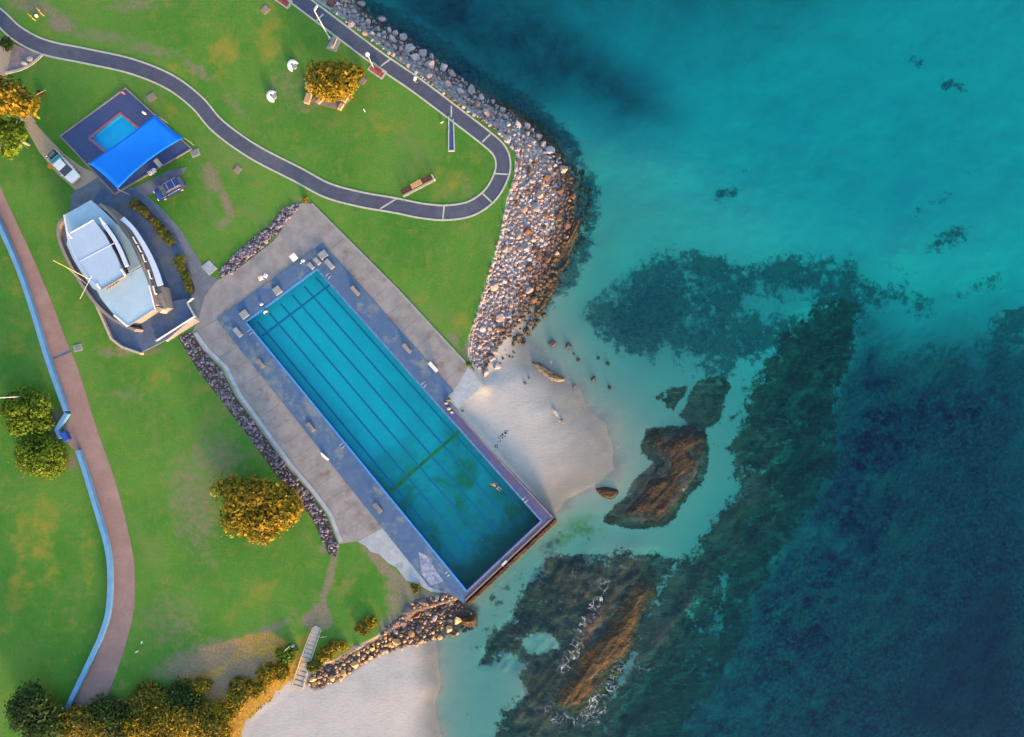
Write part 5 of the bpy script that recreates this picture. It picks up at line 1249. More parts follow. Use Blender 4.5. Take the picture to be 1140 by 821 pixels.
# ------------------------------------------------------------------ people and birds
def person(lab, loc, rz, joints, edges, mat_, name='person'):
    """one continuous skinned body: joints = (x, y, z, radius)"""
    me = bpy.data.meshes.new(name)
    me.from_pydata([j[:3] for j in joints], edges, [])
    o = bpy.data.objects.new(name, me); COL.objects.link(o); me.materials.append(mat_)
    sk = o.modifiers.new('skin', 'SKIN'); sk.use_smooth_shade = True
    sv = me.skin_vertices[0].data
    for i, j in enumerate(joints): sv[i].radius = (j[3], j[3]); sv[i].use_root = (i == 0)
    ss = o.modifiers.new('sub', 'SUBSURF'); ss.levels = 1; ss.render_levels = 2
    o.location = loc; o.rotation_euler = (0, 0, rz)
    return o
def sub_skin(name, parent, joints, edges, mat_):
    o = person('', (0, 0, 0), 0, joints, edges, mat_, name); o.parent = parent
    return o
# walker in white on the path: pelvis first
J = [(0, 0, .95, .15), (0, 0, 1.15, .14), (0, 0, 1.38, .16), (0, 0, 1.50, .065), (.02, 0, 1.60, .105), (.01, 0, 1.70, .09),
     (.02, .10, .88, .10), (.14, .11, .50, .065), (.05, .11, .10, .045), (.20, .11, .04, .04), (0, -.10, .88, .10), (-.02, -.11, .50, .065), (-.24, -.11, .14, .045), (-.12, -.11, .04, .04),
     (0, .19, 1.40, .075), (-.08, .25, 1.14, .05), (.06, .26, .92, .035), (.12, .25, .84, .035), (0, -.19, 1.40, .075), (.08, -.25, 1.14, .05), (.24, -.24, .98, .035), (.31, -.23, .94, .035)]
E = [(0, 1), (1, 2), (2, 3), (3, 4), (4, 5), (0, 6), (6, 7), (7, 8), (8, 9), (0, 10), (10, 11), (11, 12), (12, 13), (2, 14), (14, 15), (15, 16), (16, 17), (2, 18), (18, 19), (19, 20), (20, 21)]
wk = tag(person('', P(463.5, 92, G + .03), math.atan2(-.6, .8), J, E, M['skin']), 'person in a white top walking along the asphalt path edge', 'person')
sub_skin('shirt', wk, [(0, 0, .93, .17), (0, 0, 1.15, .165), (0, 0, 1.40, .185), (0, .20, 1.40, .10), (-.06, .25, 1.20, .075), (0, -.20, 1.40, .10), (.06, -.25, 1.20, .075)], [(0, 1), (1, 2), (2, 3), (3, 4), (2, 5), (5, 6)], M['cloth_white'])
sub_skin('trousers', wk, [(0, 0, .93, .165), (.02, .10, .86, .115), (.14, .11, .50, .08), (.06, .11, .16, .065), (0, -.10, .86, .115), (-.02, -.11, .50, .08), (-.21, -.11, .18, .065)], [(0, 1), (1, 2), (2, 3), (0, 4), (4, 5), (5, 6)], M['cloth_dark'])
ht = MB().ball((.01, 0, 1.74), .125, (1.05, 1, .62)); ht.tube([(.01, 0, 1.70), (.01, 0, 1.715)], .21, 16)
ho = ht.build('sun_hat', M['cloth_white'], wk, smooth_=True); ho.location = (0, 0, 0)
ho.data.transform(Matrix.Translation(wk.location))
# freestyle swimmer, heading for the shallow end
J = [(0, 0, 0, .14), (.22, 0, .02, .13), (.46, 0, .03, .16), (.60, 0, .03, .06), (.70, 0, .03, .10), (.80, 0, .02, .08),
     (-.10, .10, -.01, .10), (-.52, .13, -.03, .06), (-.90, .15, -.10, .04), (-1.05, .16, -.08, .03), (-.10, -.10, -.01, .10), (-.50, -.18, -.06, .06), (-.86, -.26, -.02, .04), (-1.0, -.28, .02, .03),
     (.46, .20, .03, .075), (.70, .30, .06, .05), (.98, .26, -.02, .035), (1.07, .25, -.04, .035), (.44, -.20, .0, .075), (.26, -.36, -.14, .05), (.05, -.40, -.26, .035), (-.03, -.40, -.30, .035)]
sr = P(552, 541.5, WZ - .02)
swm = tag(person('', sr, math.atan2(547 - 536, 546 - 558), J, E, M['skin']), 'person swimming freestyle in the deep half of the pool', 'person')
sub_skin('swim_shorts', swm, [(.08, 0, .005, .15), (-.06, 0, 0, .15), (-.12, .10, -.01, .115), (-.32, .12, -.02, .09), (-.12, -.10, -.01, .115), (-.31, -.14, -.03, .09)], [(0, 1), (1, 2), (2, 3), (1, 4), (4, 5)], M['cloth_dark'])
hb = MB().ball((.74, 0, .05), .108, (1.1, .95, .8)).build('hair', M['hair'], swm, smooth_=True); hb.data.transform(Matrix.Translation(swm.location)); hb.location = (0, 0, 0)
# person standing in the shallow end, only head and shoulders out of the water
J = [(0, 0, 0, .14), (0, 0, .22, .13), (0, 0, .44, .16), (0, 0, .57, .06), (.02, 0, .68, .10), (.01, 0, .78, .085),
     (.02, .10, -.08, .10), (.08, .12, -.42, .06), (.02, .12, -.74, .045), (.12, .12, -.80, .035), (0, -.10, -.08, .10), (.04, -.12, -.42, .06), (0, -.12, -.74, .045), (.10, -.12, -.80, .035),
     (0, .20, .45, .075), (.10, .34, .30, .05), (.26, .30, .26, .035), (.34, .28, .26, .035), (0, -.20, .45, .075), (.10, -.34, .30, .05), (.26, -.30, .26, .035), (.34, -.28, .26, .035)]
st = tag(person('', (*P2(296.5, 347.5, WZ), fz(.03) + .84), R(-50), J, E, M['skin']), 'person in a white cap standing in the shallow end of the pool', 'person')
sub_skin('rash_vest', st, [(0, 0, .05, .15), (0, 0, .24, .145), (0, 0, .46, .18), (0, .21, .45, .09), (.07, .30, .35, .07), (0, -.21, .45, .09), (.07, -.30, .35, .07)], [(0, 1), (1, 2), (2, 3), (3, 4), (2, 5), (5, 6)], M['cloth_white'])
sub_skin('swim_shorts', st, [(0, 0, -.02, .15), (.02, .10, -.12, .115), (.05, .11, -.32, .09), (0, -.10, -.12, .115), (.02, -.11, -.32, .09)], [(0, 1), (1, 2), (0, 3), (3, 4)], M['cloth_dark'])
hb = MB().ball((.015, 0, .75), .112, (1.05, .95, .85)).build('swim_cap', M['cloth_white'], st, smooth_=True); hb.data.transform(Matrix.Translation(st.location)); hb.location = (0, 0, 0)
def gull(px, py, ang, lab):
    z = G
    x0, y0 = P2(px, py); c, s = math.cos(ang), math.sin(ang)
    tr_ = lambda u, v, h: (x0 + u * c - v * s, y0 + u * s + v * c, z + h)
    b = MB(); rings = []
    for u, r, h in ((-.26, .015, .20), (-.18, .05, .19), (-.05, .095, .18), (.08, .09, .19), (.15, .055, .23), (.19, .05, .29), (.24, .048, .31), (.275, .02, .30), (.32, .008, .29)):
        rings.append([tr_(u, r * math.cos(k * math.pi / 5), h + r * math.sin(k * math.pi / 5)) for k in range(10)])
    b.loft(rings)
    for sd_ in (-.04, .04): b.tube([tr_(0, sd_, .13), tr_(.01, sd_, 0)], .012, 5)
    o = b.build('gull', mat('gull_white', (0.74, 0.74, 0.74), None, 5), None, smooth_=True)
    tag(o, lab, 'gull', 'gulls on the grass')
    w_ = MB()
    return o
gull(492, 137, R(20), 'white gull on the lawn beside the drain channel')
gull(158.5, 715, R(60), 'white gull on the grass, the upper of two near the brick path')
gull(153.5, 725, R(200), 'white gull on the grass, the lower of two near the brick path')
gull(406, 124, R(120), 'tiny pale gull on the lawn below the sandstone seating')
r_ = tag(empty('sign_board', (*P2(319, 723), G)), 'pale sign board on a post above the beach bank', 'sign')
MB().tube([P(320, 722, G - .05), P(320, 722, G + .9)], .05, 8).build('post', M['grey_wood'], r_)
MB().box(*P2(319.5, 722.5, G + .9), G + .55, G + 1.05, 1.0, .08, R(42)).build('panel', mat('sign_cream', (0.70, 0.68, 0.52), None, 3, .6), r_)
r_ = tag(empty('water_tap', (*P2(327, 718), G)), 'small blue tap post beside the pale sign board', 'tap post')
MB().box(*P2(327, 718), G - .05, G + .7, .42, .3, R(20)).build('post', mat('tap_blue', (0.16, 0.30, 0.45), None, 3, .6), r_, bevel=.03)
MB().tube([(*P2(327, 718), G + .62), (P2(327, 718)[0] + .35, P2(327, 718)[1] - .1, G + .6)], .03, 6).build('spout', M['steel'], r_)
# beach steps
r_ = tag(empty('beach_steps', (*P2(343, 735), 1.4)), 'weathered timber steps leading down to the beach', 'steps')
sa, sb = (353, 700), (331, 766)
for i in range(15):
    f = i / 14; p = (sa[0] + (sb[0] - sa[0]) * f, sa[1] + (sb[1] - sa[1]) * f - 3 * math.sin(f * 3.1))
    zt = G + .10 - .38 * max(0, f - .35) ; wd = 1.05 + .45 * f
    d = math.atan2(-(sb[1] - sa[1]), sb[0] - sa[0]) + math.pi / 2
    MB().box(*P2(*p, zt), zt - .30, zt, wd, .56, d).build('tread', M['pale_wood'], r_, bevel=.015)
for s in (-1, 1):
    pts = []
    for i in range(6):
        f = i / 5; zt = G + .22 - .38 * max(0, f - .35)
        pts.append(P(sa[0] + (sb[0] - sa[0]) * f + s * (4.6 + 1.6 * f), sa[1] + (sb[1] - sa[1]) * f - 3 * math.sin(f * 3.1) + s * 1.5, zt))
    MB().tube(pts, .07, 6).build('side_beam', M['pale_wood'], r_)
MB().tube([P(352, 697, G), P(352, 697, G + 1.0)], .06, 6).build('post', M['pale_wood'], r_)
MB().tube([P(356, 708, G), P(356, 708, G + 1.0)], .06, 6).build('post', M['pale_wood'], r_)
MB().tube([P(364, 709, G + .02), P(357, 710, G + .6)], .05, 6).build('post', M['pale_wood'], r_)
# ------------------------------------------------------------------ rocks
M['weedy'] = rock_mat('weedy_stone', [(0.035, 0.030, 0.022), (0.085, 0.055, 0.028), (0.030, 0.035, 0.030)], 0.8, (0.030, 0.028, 0.020))
def boulder_mesh(seed, sq=(1, .8, .65), sub=2, cuts=13, rough=.16):
    rnd = random.Random(seed)
    bm = bmesh.new(); bmesh.ops.create_icosphere(bm, subdivisions=sub, radius=1)
    pl = []
    for _ in range(cuts):
        n = Vector((rnd.gauss(0, 1), rnd.gauss(0, 1), rnd.gauss(0, 1))).normalized(); pl.append((n, rnd.uniform(.48, .80)))
    off = Vector((rnd.random() * 50, rnd.random() * 50, 0))
    for v in bm.verts:
        p = v.co.copy()
        for n, d in pl:
            k = p.dot(n)
            if k > d: p -= n * (k - d)
        p *= 1 + rough * mnoise.noise(v.co * 2.2 + off)
        v.co = Vector((p.x * sq[0], p.y * sq[1], p.z * sq[2]))
    return bm
def np_of(bm):
    bm.verts.ensure_lookup_table()
    V = np.array([v.co[:] for v in bm.verts]); F = np.array([[v.index for v in f.verts] for f in bm.faces]); bm.free()
    return V, F
BV = [np_of(boulder_mesh(40 + k, (1, random.Random(k).uniform(.68, .95), random.Random(k + 9).uniform(.55, .8)))) for k in range(7)]
BM_ = {}
def boulder(kind, k):
    if (kind, k) not in BM_:
        me = bpy.data.meshes.new('boulder'); me.from_pydata(BV[k][0].tolist(), [], BV[k][1].tolist()); me.materials.append(M['rock_' + kind]); BM_[(kind, k)] = me
    return BM_[(kind, k)]
INNER = [(352, 0), (402, 36), (440, 65), (510, 116), (555, 148), (574, 174), (572, 198), (566, 222), (559, 252), (551, 282), (542, 313), (533, 344), (524, 374), (523, 396), (530, 410)]
OUTER = [(392, -2), (436, 30), (488, 68), (540, 108), (585, 136), (616, 166), (637, 205), (637, 248), (619, 290), (600, 325), (579, 358), (561, 380), (551, 392), (545, 402), (541, 412)]
IN_ = smooth(INNER, 6); OUT_ = smooth(OUTER, 6)
def hz_many(pts):
    """terrain height at photo points"""
    px_ = np.array([p[0] for p in pts]); py_ = np.array([p[1] for p in pts]); z = np.full(len(pts), .5)
    for _ in range(3):
        k = S * (CAMZ - z) / 103
        z = height((px_ - 570) * k, (410.5 - py_) * k).astype(float)
    return z
def scatter(gen, rad, tries, seed):
    rnd = random.Random(seed); out = []; cell = {}
    for _ in range(tries):
        p = gen(rnd); r = rad(p, rnd)
        ok = True
        ci, cj = int(p[0] // 12), int(p[1] // 12)
        for a in range(ci - 1, ci + 2):
            for b in range(cj - 1, cj + 2):
                for q in cell.get((a, b), ()):
                    if (q[0] - p[0]) ** 2 + (q[1] - p[1]) ** 2 < ((q[3] + r) * .80) ** 2: ok = False; break
                if not ok: break
            if not ok: break
        if ok:
            t_ = (*p[:2], p[2], r, p[3] if len(p) > 3 else 0); out.append(t_); cell.setdefault((ci, cj), []).append(t_)
    return out
def gen_bw(rnd):
    u = rnd.random(); v = rnd.random() ** .9
    u = u if rnd.random() < .35 else .38 + .62 * u          # the bend is wider than the straight
    i = u * (len(IN_) - 1); a = int(i); f = i - a; b = min(a + 1, len(IN_) - 1)
    ip = lerp2(IN_[a], IN_[b], f); op = lerp2(OUT_[a], OUT_[b], f)
    p = lerp2(ip, op, v)
    return (p[0], p[1], v, u)
def rad_bw(p, rnd):
    v, u = p[2], p[3]
    base = 2.4 + (rnd.random() ** 1.5 * 5.2 if v > .5 and u < .36 else 0.2) + rnd.random() ** 3 * 4.2
    return base * (1.0 if u < .45 else .95)
bw = scatter(gen_bw, rad_bw, 34000, 5)
small = scatter(lambda r: gen_bw(r), lambda p, r: 1.0 + r.random() * 1.4, 26000, 6)
bw.sort(key=lambda q: -q[3])
NBIG = 238
def zone(u):
    return ['beside the top of the asphalt path', 'beside the straight path above the drain', 'beside the drain and path joint', 'around the bend of the path', 'below the bend of the path', 'beside the lawn above the cove', 'at the cove end of the rock wall'][min(6, int(u * 7))]
def place_boulder(q, z, kind, word, lab, grp, rnd, flat=1.0):
    o = bpy.data.objects.new('boulder', boulder(kind, rnd.randrange(7))); COL.objects.link(o)
    s = q[3] * S * 1.12
    o.location = (*P2(q[0], q[1], z + s * .3), z + s * .22)
    o.rotation_euler = (rnd.uniform(-.5, .5), rnd.uniform(-.5, .5), rnd.uniform(0, 6.28)); o.scale = (s, s, s * flat)
    tag(o, lab, 'boulder', grp)
    return o
rnd = random.Random(3)
zs = hz_many(bw)
stuffV, stuffF, off_ = [], [], 0
def stuff_rock(V, F, q, z, rnd, sc=1.0):
    s = q[3] * S * 1.12 * sc
    m = Matrix.Rotation(rnd.uniform(0, 6.28), 3, 'Z') @ Matrix.Rotation(rnd.uniform(-.6, .6), 3, 'X')
    k = rnd.randrange(7)
    P_ = BV[k][0] @ np.array(m).T * s + np.array((*P2(q[0], q[1], z + s * .3), z + s * .2))
    F.append(BV[k][1] + sum(len(a) for a in V)); V.append(P_)
rest = {'grey': ([], []), 'pink': ([], []), 'brown': ([], [])}
for i, q in enumerate(bw):
    v, u = q[2], q[4]
    c = rnd.random()
    if v > .74 and u > .40: kind = 'brown' if c < .8 else 'pink'
    elif v > .58 and u > .40: kind = 'brown' if c < .42 else ('pink' if c < .72 else 'grey')
    elif u < .36: kind = 'grey' if c < .74 else ('pink' if c < .93 else 'brown')
    else: kind = 'grey' if c < .48 else ('pink' if c < .92 else 'brown')
    if i < NBIG:
        sz = 'large' if q[3] > 6.0 else ('medium' if q[3] > 4.4 else 'smaller')
        where = 'at the foot' if v > .66 else ('at the crest' if v < .33 else 'halfway down the slope')
        word = {'grey': 'grey', 'pink': 'pinkish', 'brown': 'brown'}[kind]
        lab = f'{sz} {word} boulder {where} {zone(u)}'
        place_boulder(q, zs[i], kind, word, lab, f'{word} boulders {where} {zone(u)}, {sz}', rnd)
    else: stuff_rock(*rest[kind], q, zs[i], rnd)
zs2 = hz_many(small)
for q, z in zip(small, zs2):
    c = rnd.random(); v = q[2]
    stuff_rock(*rest['brown' if (v > .75 and q[4] > .4) or c < .15 else ('pink' if c < .5 else 'grey')], q, z, rnd)
fr = []
rr_ = random.Random(77)
for _ in range(900):
    u = .22 + .74 * rr_.random(); i = u * (len(OUT_) - 1); a = int(i); b = min(a + 1, len(OUT_) - 1)
    ip = lerp2(IN_[a], IN_[b], i - a); op = lerp2(OUT_[a], OUT_[b], i - a)
    e = rr_.random() ** 1.6 * (22 if u > .4 else 12) - 3; L = math.hypot(op[0] - ip[0], op[1] - ip[1])
    fr.append((op[0] + (op[0] - ip[0]) / L * e, op[1] + (op[1] - ip[1]) / L * e, .9, 1.3 + rr_.random() ** 2 * 3.2, u))
VK, FK = [], []
for q, z in zip(fr, hz_many(fr)): stuff_rock(VK, FK, q, min(z, .1) - .12, rr_)
tag(mesh_np('rubble', np.concatenate(VK), np.concatenate(FK), M['weedy']), 'dark weedy rubble under water along the rock wall foot', 'rubble', kind='stuff')
for kname, (V, F) in rest.items():
    if V:
        o = mesh_np('rubble', np.concatenate(V), np.concatenate(F), M['rock_' + kname]); tag(o, kind='stuff')
        tag(o, {'grey': 'grey', 'pink': 'pinkish', 'brown': 'dark brown'}[kname] + ' rubble filling the gaps of the rock wall', 'rubble')
# rough ground at the pool's seaward corner
LOWR = [(462, 668), (500, 662), (516, 673), (531, 683), (527, 700), (505, 708), (478, 714), (448, 722), (425, 728), (400, 742), (378, 757), (350, 768), (342, 762), (352, 748), (372, 738), (398, 720), (420, 712), (428, 700), (444, 688)]
LPA = np.array(LOWR)
def in_poly(pts, x_, y_):
    return sdf(pts, np.array([x_], float), np.array([y_], float))[0] > 0
def gen_low(rnd):
    while True:
        a, b = rnd.uniform(340, 532), rnd.uniform(660, 770)
        if in_poly(LOWR, a, b): return (a, b, rnd.random(), 0)
lr = scatter(gen_low, lambda p, r: 2.4 + r.random() ** 1.6 * (5.0 if p[0] > 430 else 3.2), 1500, 8)
lr.sort(key=lambda q: -q[3]); zl = hz_many(lr)
V, F = [], []; Vd, Fd = [], []
for i, q in enumerate(lr):
    seaw = sdf(LOWR, np.array([q[0] + 6.]), np.array([q[1] + 15.]))[0] < 0
    c = rnd.random()
    seaw = seaw or (q[0] > 470 and q[1] > 692) or (q[0] < 400 and rnd.random() < .3)
    kind = ('orange' if c < .78 else 'brown') if seaw else ('dark' if c < .66 else ('grey' if c < .8 else 'brown'))  # seaward side gets the colour with sunlight painted in
    if i < 60:
        word = {'grey': 'grey', 'pink': 'pinkish', 'orange': 'orange lit tan', 'brown': 'brown', 'dark': 'dark purplish'}[kind]
        wh = 'just below the pool corner' if q[0] > 475 else ('midway along the bank above the sand' if q[0] > 410 else 'beside the foot of the beach steps')
        sz = 'large' if q[3] > 5 else 'medium'
        place_boulder(q, zl[i], kind, word, f'{sz} {word} rock {wh}', f'{sz} {word} rocks {wh}', rnd, .9)
    else: stuff_rock(*((V, F) if seaw else (Vd, Fd)), q, zl[i], rnd)
small = scatter(gen_low, lambda p, r: 1.2 + r.random() * 1.2, 1600, 12)
for q, z in zip(small, hz_many(small)):
    stuff_rock(*((V, F) if rnd.random() < .4 else (Vd, Fd)), q, z, rnd)
for nm, VV, FF, m_, lb in (('rubble', V, F, 'rock_orange', 'orange lit tan rubble along the top of the white beach'), ('rubble', Vd, Fd, 'rock_dark', 'dark purplish rubble between pool corner and beach')):
    if VV: tag(mesh_np(nm, np.concatenate(VV), np.concatenate(FF), M[m_]), lb, 'rubble', kind='stuff')
# stone beds beside the apron
def stone_bed(pts, n, r0, r1, seed, lab):
    rr = random.Random(seed); a = np.array(pts); lo, hi = a.min(0), a.max(0); V, F = [], []
    cand = np.array([(rr.uniform(lo[0], hi[0]), rr.uniform(lo[1], hi[1])) for _ in range(n)])
    ok = sdf(pts, cand[:, 0], cand[:, 1]) > .6
    for p in cand[ok]:
        stuff_rock(V, F, (p[0], p[1], 0, r0 + (r1 - r0) * rr.random() ** 2), G - .06, rr)
    o = mesh_np('stone_bed', np.concatenate(V), np.concatenate(F), M['gravel']); tag(o, lab, 'stone bed', kind='stuff')
BED1 = [(336, 226), (316, 231), (300, 251), (282, 264), (260, 284), (243, 301), (246, 312), (258, 305), (287, 281), (311, 258), (328, 236)]
BED2 = [(198, 376), (212, 369), (226, 390), (246, 412), (262, 442), (296, 488), (321, 522), (346, 551), (363, 574), (376, 606), (374, 620), (366, 618), (347, 577), (307, 529), (280, 491), (243, 442), (220, 412)]
sheet('bed_soil', M['mulch'], [BED1, BED2], G - .2, G + .015)
stone_bed(BED1, 3600, .9, 2.9, 1, 'purplish stones heaped along the lawn side of the apron')
stone_bed(BED2, 9000, .9, 2.6, 2, 'purplish stones in a long strip below the left apron')

def rock_shelf(name, pts, base, top, mat_, lab, cat='rock', step=.16, amp=.3, ang=0, edge=1.2, group=None, rag=.45):
    """an irregular rock grown up from its outline, skirt buried below"""
    q = np.array([P2(a, b, base) for a, b in smooth(pts, 5, True)])
    lo, hi = q.min(0) - .4, q.max(0) + .4
    xs = np.arange(lo[0], hi[0], step); ys = np.arange(lo[1], hi[1], step)
    gx, gy = np.meshgrid(xs, ys); sh_ = gx.shape; gx, gy = gx.ravel(), gy.ravel()
    d = sdf(q.tolist(), gx, gy, 5) + rag * fbm(gx, gy, .55, 5, 31)
    c, s = math.cos(ang), math.sin(ang); u = gx * c + gy * s; v = -gx * s + gy * c
    z = base + (top - base) * sst(d, 0, edge) ** .7 + amp * (fbm(u * .45, v * 1.3, 1.0, 6, 5)) * sst(d, 0, .6) * 1.6
    z = np.where(d < 0, base - .3 + d * 1.2, z); z = np.maximum(z, base - .8)
    Fq = grid_faces(*sh_); keep = (d[Fq] > -.3).any(1); Fq = Fq[keep]
    used = np.unique(Fq); mp = -np.ones(len(gx), int); mp[used] = np.arange(len(used))
    V = np.stack([gx, gy, z], 1)[used]; Fq = mp[Fq]
    # close the underside
    n = len(V); Vb = V.copy(); Vb[:, 2] = base - 1.0
    from collections import Counter
    ed = {}
    for f in Fq:
        for k in range(4):
            e = (f[k], f[(k + 1) % 4]); ed[e] = 1
    side = [(b, a, a + n, b + n) for (a, b) in ed if (b, a) not in ed]
    F_ = np.concatenate([Fq, Fq[:, ::-1] + n, np.array(side)])
    org = (float(V[:, 0].mean()), float(V[:, 1].mean()), base)
    o = mesh_np(name, np.concatenate([V, Vb]) - np.array(org), F_, mat_, None, org)
    tag(o, lab, cat, group); return o
rock_shelf('rock_platform', [(722, 481), (745, 478), (781, 479), (783, 502), (779, 528), (757, 560), (744, 578), (722, 584), (700, 583), (679, 576), (700, 551), (716, 531), (736, 516), (720, 504)], -.42, .10, M['reef_red'], 'reddish brown rock platform standing out of the shallows in the cove', 'rock', .11, .20, R(45), 3.2, None, 3.2)
rock_shelf('rock_ridge', [(714, 644), (730, 650), (729, 668), (713, 700), (700, 728), (680, 758), (660, 782), (636, 796), (616, 782), (634, 742), (656, 712), (678, 688), (692, 664), (701, 648)], -.38, .16, M['reef_tan'], 'long tan rock ridge rising from the foamy reef', 'rock', .11, .18, R(52), 3.0, None, 3.0)
rock_shelf('boulder', [(590, 404), (598, 402), (608, 406), (618, 412), (631, 421), (627, 427), (615, 426), (602, 417)], -.15, .55, M['boulder_tan'], 'long tan boulder lying at the edge of the cove water', 'boulder', .1, .2, R(-30), .7)
rock_shelf('boulder', [(613, 455), (619, 454), (628, 467), (627, 474), (621, 470)], .1, .55, M['boulder_pale'], 'pale flat boulder on the wet cove sand', 'boulder', .09, .12, 0, .5)
rock_shelf('boulder', [(661, 543), (672, 541), (688, 544), (689, 551), (680, 557), (668, 552)], -.3, .28, M['reef_red'], 'small dark red rock at the water edge beside the rock platform', 'boulder', .1, .2, 0, .6)
rock_shelf('rock_ledge', [(601, 330), (614, 300), (626, 272), (638, 240), (648, 246), (641, 272), (634, 290), (624, 312), (611, 342), (598, 360), (586, 378), (576, 392), (567, 388), (580, 366), (592, 348)], -.6, -.02, M['ledge'], 'long orange brown rock ledge at the foot of the breakwater', 'rock', .12, .55, R(60), .6, None, 1.6)
rock_shelf('boulder', [(512, 689), (520, 684), (529, 684), (531, 692), (525, 698), (516, 697)], -.2, .55, M['ledge'], 'orange weedy rock at the seaward corner below the pool', 'boulder', .08, .7, 0, .5)
SM = [(614, 382, 5.5, 'rounded dark stone under water nearest the breakwater toe'), (632.5, 385.5, 5.0, 'oblong dark stone under water right of the rounded one'), (584.5, 426.5, 2.6, 'small dark stone on the sand left of the long tan boulder'), (661, 422.5, 4.2, 'dark stone in the clear shallows right of the long tan boulder'),
      (639, 430, 3.0, 'small dark stone just below the long tan boulder'), (676.5, 405, 3.0, 'small dark stone at the lower edge of the weed bed'), (644, 401, 2.6, 'small dark stone above the long tan boulder'), (679, 431.5, 3.0, 'small dark stone farther out in the clear shallows'),
      (666, 399, 2.2, 'tiny dark stone between weed bed and long tan boulder'), (639, 394, 2.2, 'tiny dark stone below the oblong one'), (515, 457.5, 1.6, 'tiny black stone at the foot of the ramp'), (589, 421, 2, 'tiny dark stone beside the sand stone left of the boulder'),
      (547, 400, 5, 'grey stone on the sand at the cove end of the rock wall'), (553, 408, 5, 'brownish stone on the sand at the cove end of the rock wall'), (540, 415, 5.5, 'purplish stone at the very end of the rock wall')]
for a, b, r, lab in SM:
    z = gz(a, b); o = place_boulder((a, b, 0, r), z, 'dark' if a > 560 or r < 2 else ('grey' if r > 4.5 else 'brown'), '', lab, 'loose stones in the cove', rnd, .8)
    tag(o, lab, 'stone')
# wrack line on the sand
V, F = [], []
for _ in range(120):
    ln = rnd.choice([[(550, 503), (556, 488), (566, 479)], [(550, 503), (556, 488), (566, 479)], [(274, 803), (285, 790), (296, 783), (312, 772)], [(274, 805), (285, 792), (296, 784)]])
    k = rnd.randrange(len(ln) - 1); p = lerp2(ln[k], ln[k + 1], rnd.random()); p = (p[0] + rnd.gauss(0, 1.0), p[1] + rnd.gauss(0, 1.0))
    stuff_rock(V, F, (p[0], p[1], 0, 0.35 + rnd.random() * .7), gz(*p) - .06, rnd)
tag(mesh_np('seaweed_wrack', np.concatenate(V), np.concatenate(F), M['seaweed']), 'dark seaweed bits washed up on the sand', 'seaweed', kind='stuff')

# ------------------------------------------------------------------ vegetation
def leaf_cloud(cen, rad, n, size, seed, lumps=14, droop=.25, long_=1.6, hollow=.55, spread=.62):
    """leaf-sized faces through an uneven crown; returns V, F"""
    g_ = np.random.default_rng(seed)
    cen = np.array(cen, float); rad = np.array(rad, float)
    d = g_.normal(size=(lumps, 3)); d /= np.linalg.norm(d, axis=1)[:, None]; d[:, 2] = np.abs(d[:, 2]) * .95 - .15
    lc = d * rad * g_.uniform(.45, .80, (lumps, 1)); lr_ = g_.uniform(.30, .52, lumps) * spread / .62
    w = lr_ ** 2; w /= w.sum(); k = g_.choice(lumps, n, p=w)
    dd = g_.normal(size=(n, 3)); dd /= np.linalg.norm(dd, axis=1)[:, None]
    r = g_.uniform(hollow, 1.0, (n, 1)) ** .6 * g_.normal(1, .20, (n, 1))
    p = lc[k] + dd * r * lr_[k][:, None] * rad
    nrm = dd + np.array((0, 0, .5)) + g_.normal(0, .45, (n, 3)); nrm /= np.linalg.norm(nrm, axis=1)[:, None]
    a = np.cross(nrm, g_.normal(size=(n, 3))); a /= np.linalg.norm(a, axis=1)[:, None]; b = np.cross(nrm, a)
    s = size * g_.uniform(.40, 1.45, (n, 1))
    c = cen + p
    V = np.stack([c - a * s * long_ * .5, c + b * s * .5 - a * s * .05, c + a * s * long_ * .5 - np.array((0, 0, 1)) * s * droop, c - b * s * .5 - a * s * .05], 1).reshape(-1, 3)
    return V, np.arange(n * 4).reshape(n, 4), lc + cen
def tree(name, px, py, rpx, h, m_, n, seed, lab, size=.30, trunk='trunk', group=None, flat=.62, lumps=16, lean=(0, 0), cat='tree', hollow=.55, stretch=(1, 1), spread=.62):
    """px, py: where the crown's middle shows"""
    rr = rpx * S * (CAMZ - G - h * .6) / 103
    cz = G + h - rr * flat
    cx, cy = P2(px, py, cz)
    root = tag(empty(name, (cx + lean[0], cy + lean[1], G)), lab, cat, group)
    o = np.array(root.location)
    V, F, lc = leaf_cloud((cx, cy, cz), (rr * stretch[0], rr * stretch[1], rr * flat), n, size, seed, lumps, hollow=hollow, spread=spread)
    V[:, 2] = np.maximum(V[:, 2], G + .03)
    mesh_np('crown', V - o, F, M[m_], root)
    rn = random.Random(seed); b = MB()
    fork = Vector((cx + lean[0] * .5, cy + lean[1] * .5, G + (cz - G) * .55)); tr = max(.08, h * .03)
    b.tube([(o[0], o[1], G - .1), (o[0] + (fork.x - o[0]) * .4, o[1] + (fork.y - o[1]) * .4, G + (fork.z - G) * .5), fork], [tr * 1.35, tr, tr * .85], 8)
    tk = b.build('trunk', M[trunk], root, smooth_=True)
    b = MB()
    for q in lc[:9]:
        mid = fork.lerp(Vector(q), .55) + Vector((0, 0, .12 * h * rn.random()))
        b.tube([fork, mid, Vector(q)], [tr * .7, tr * .42, tr * .14], 6)
        for _ in range(2):
            e = Vector(q) + Vector((rn.gauss(0, .3), rn.gauss(0, .3), rn.gauss(0, .15))) * rr
            b.tube([mid, mid.lerp(e, .6), e], [tr * .35, tr * .2, tr * .06], 5)
    b.build('limbs', M[trunk], root, smooth_=True)
    return root
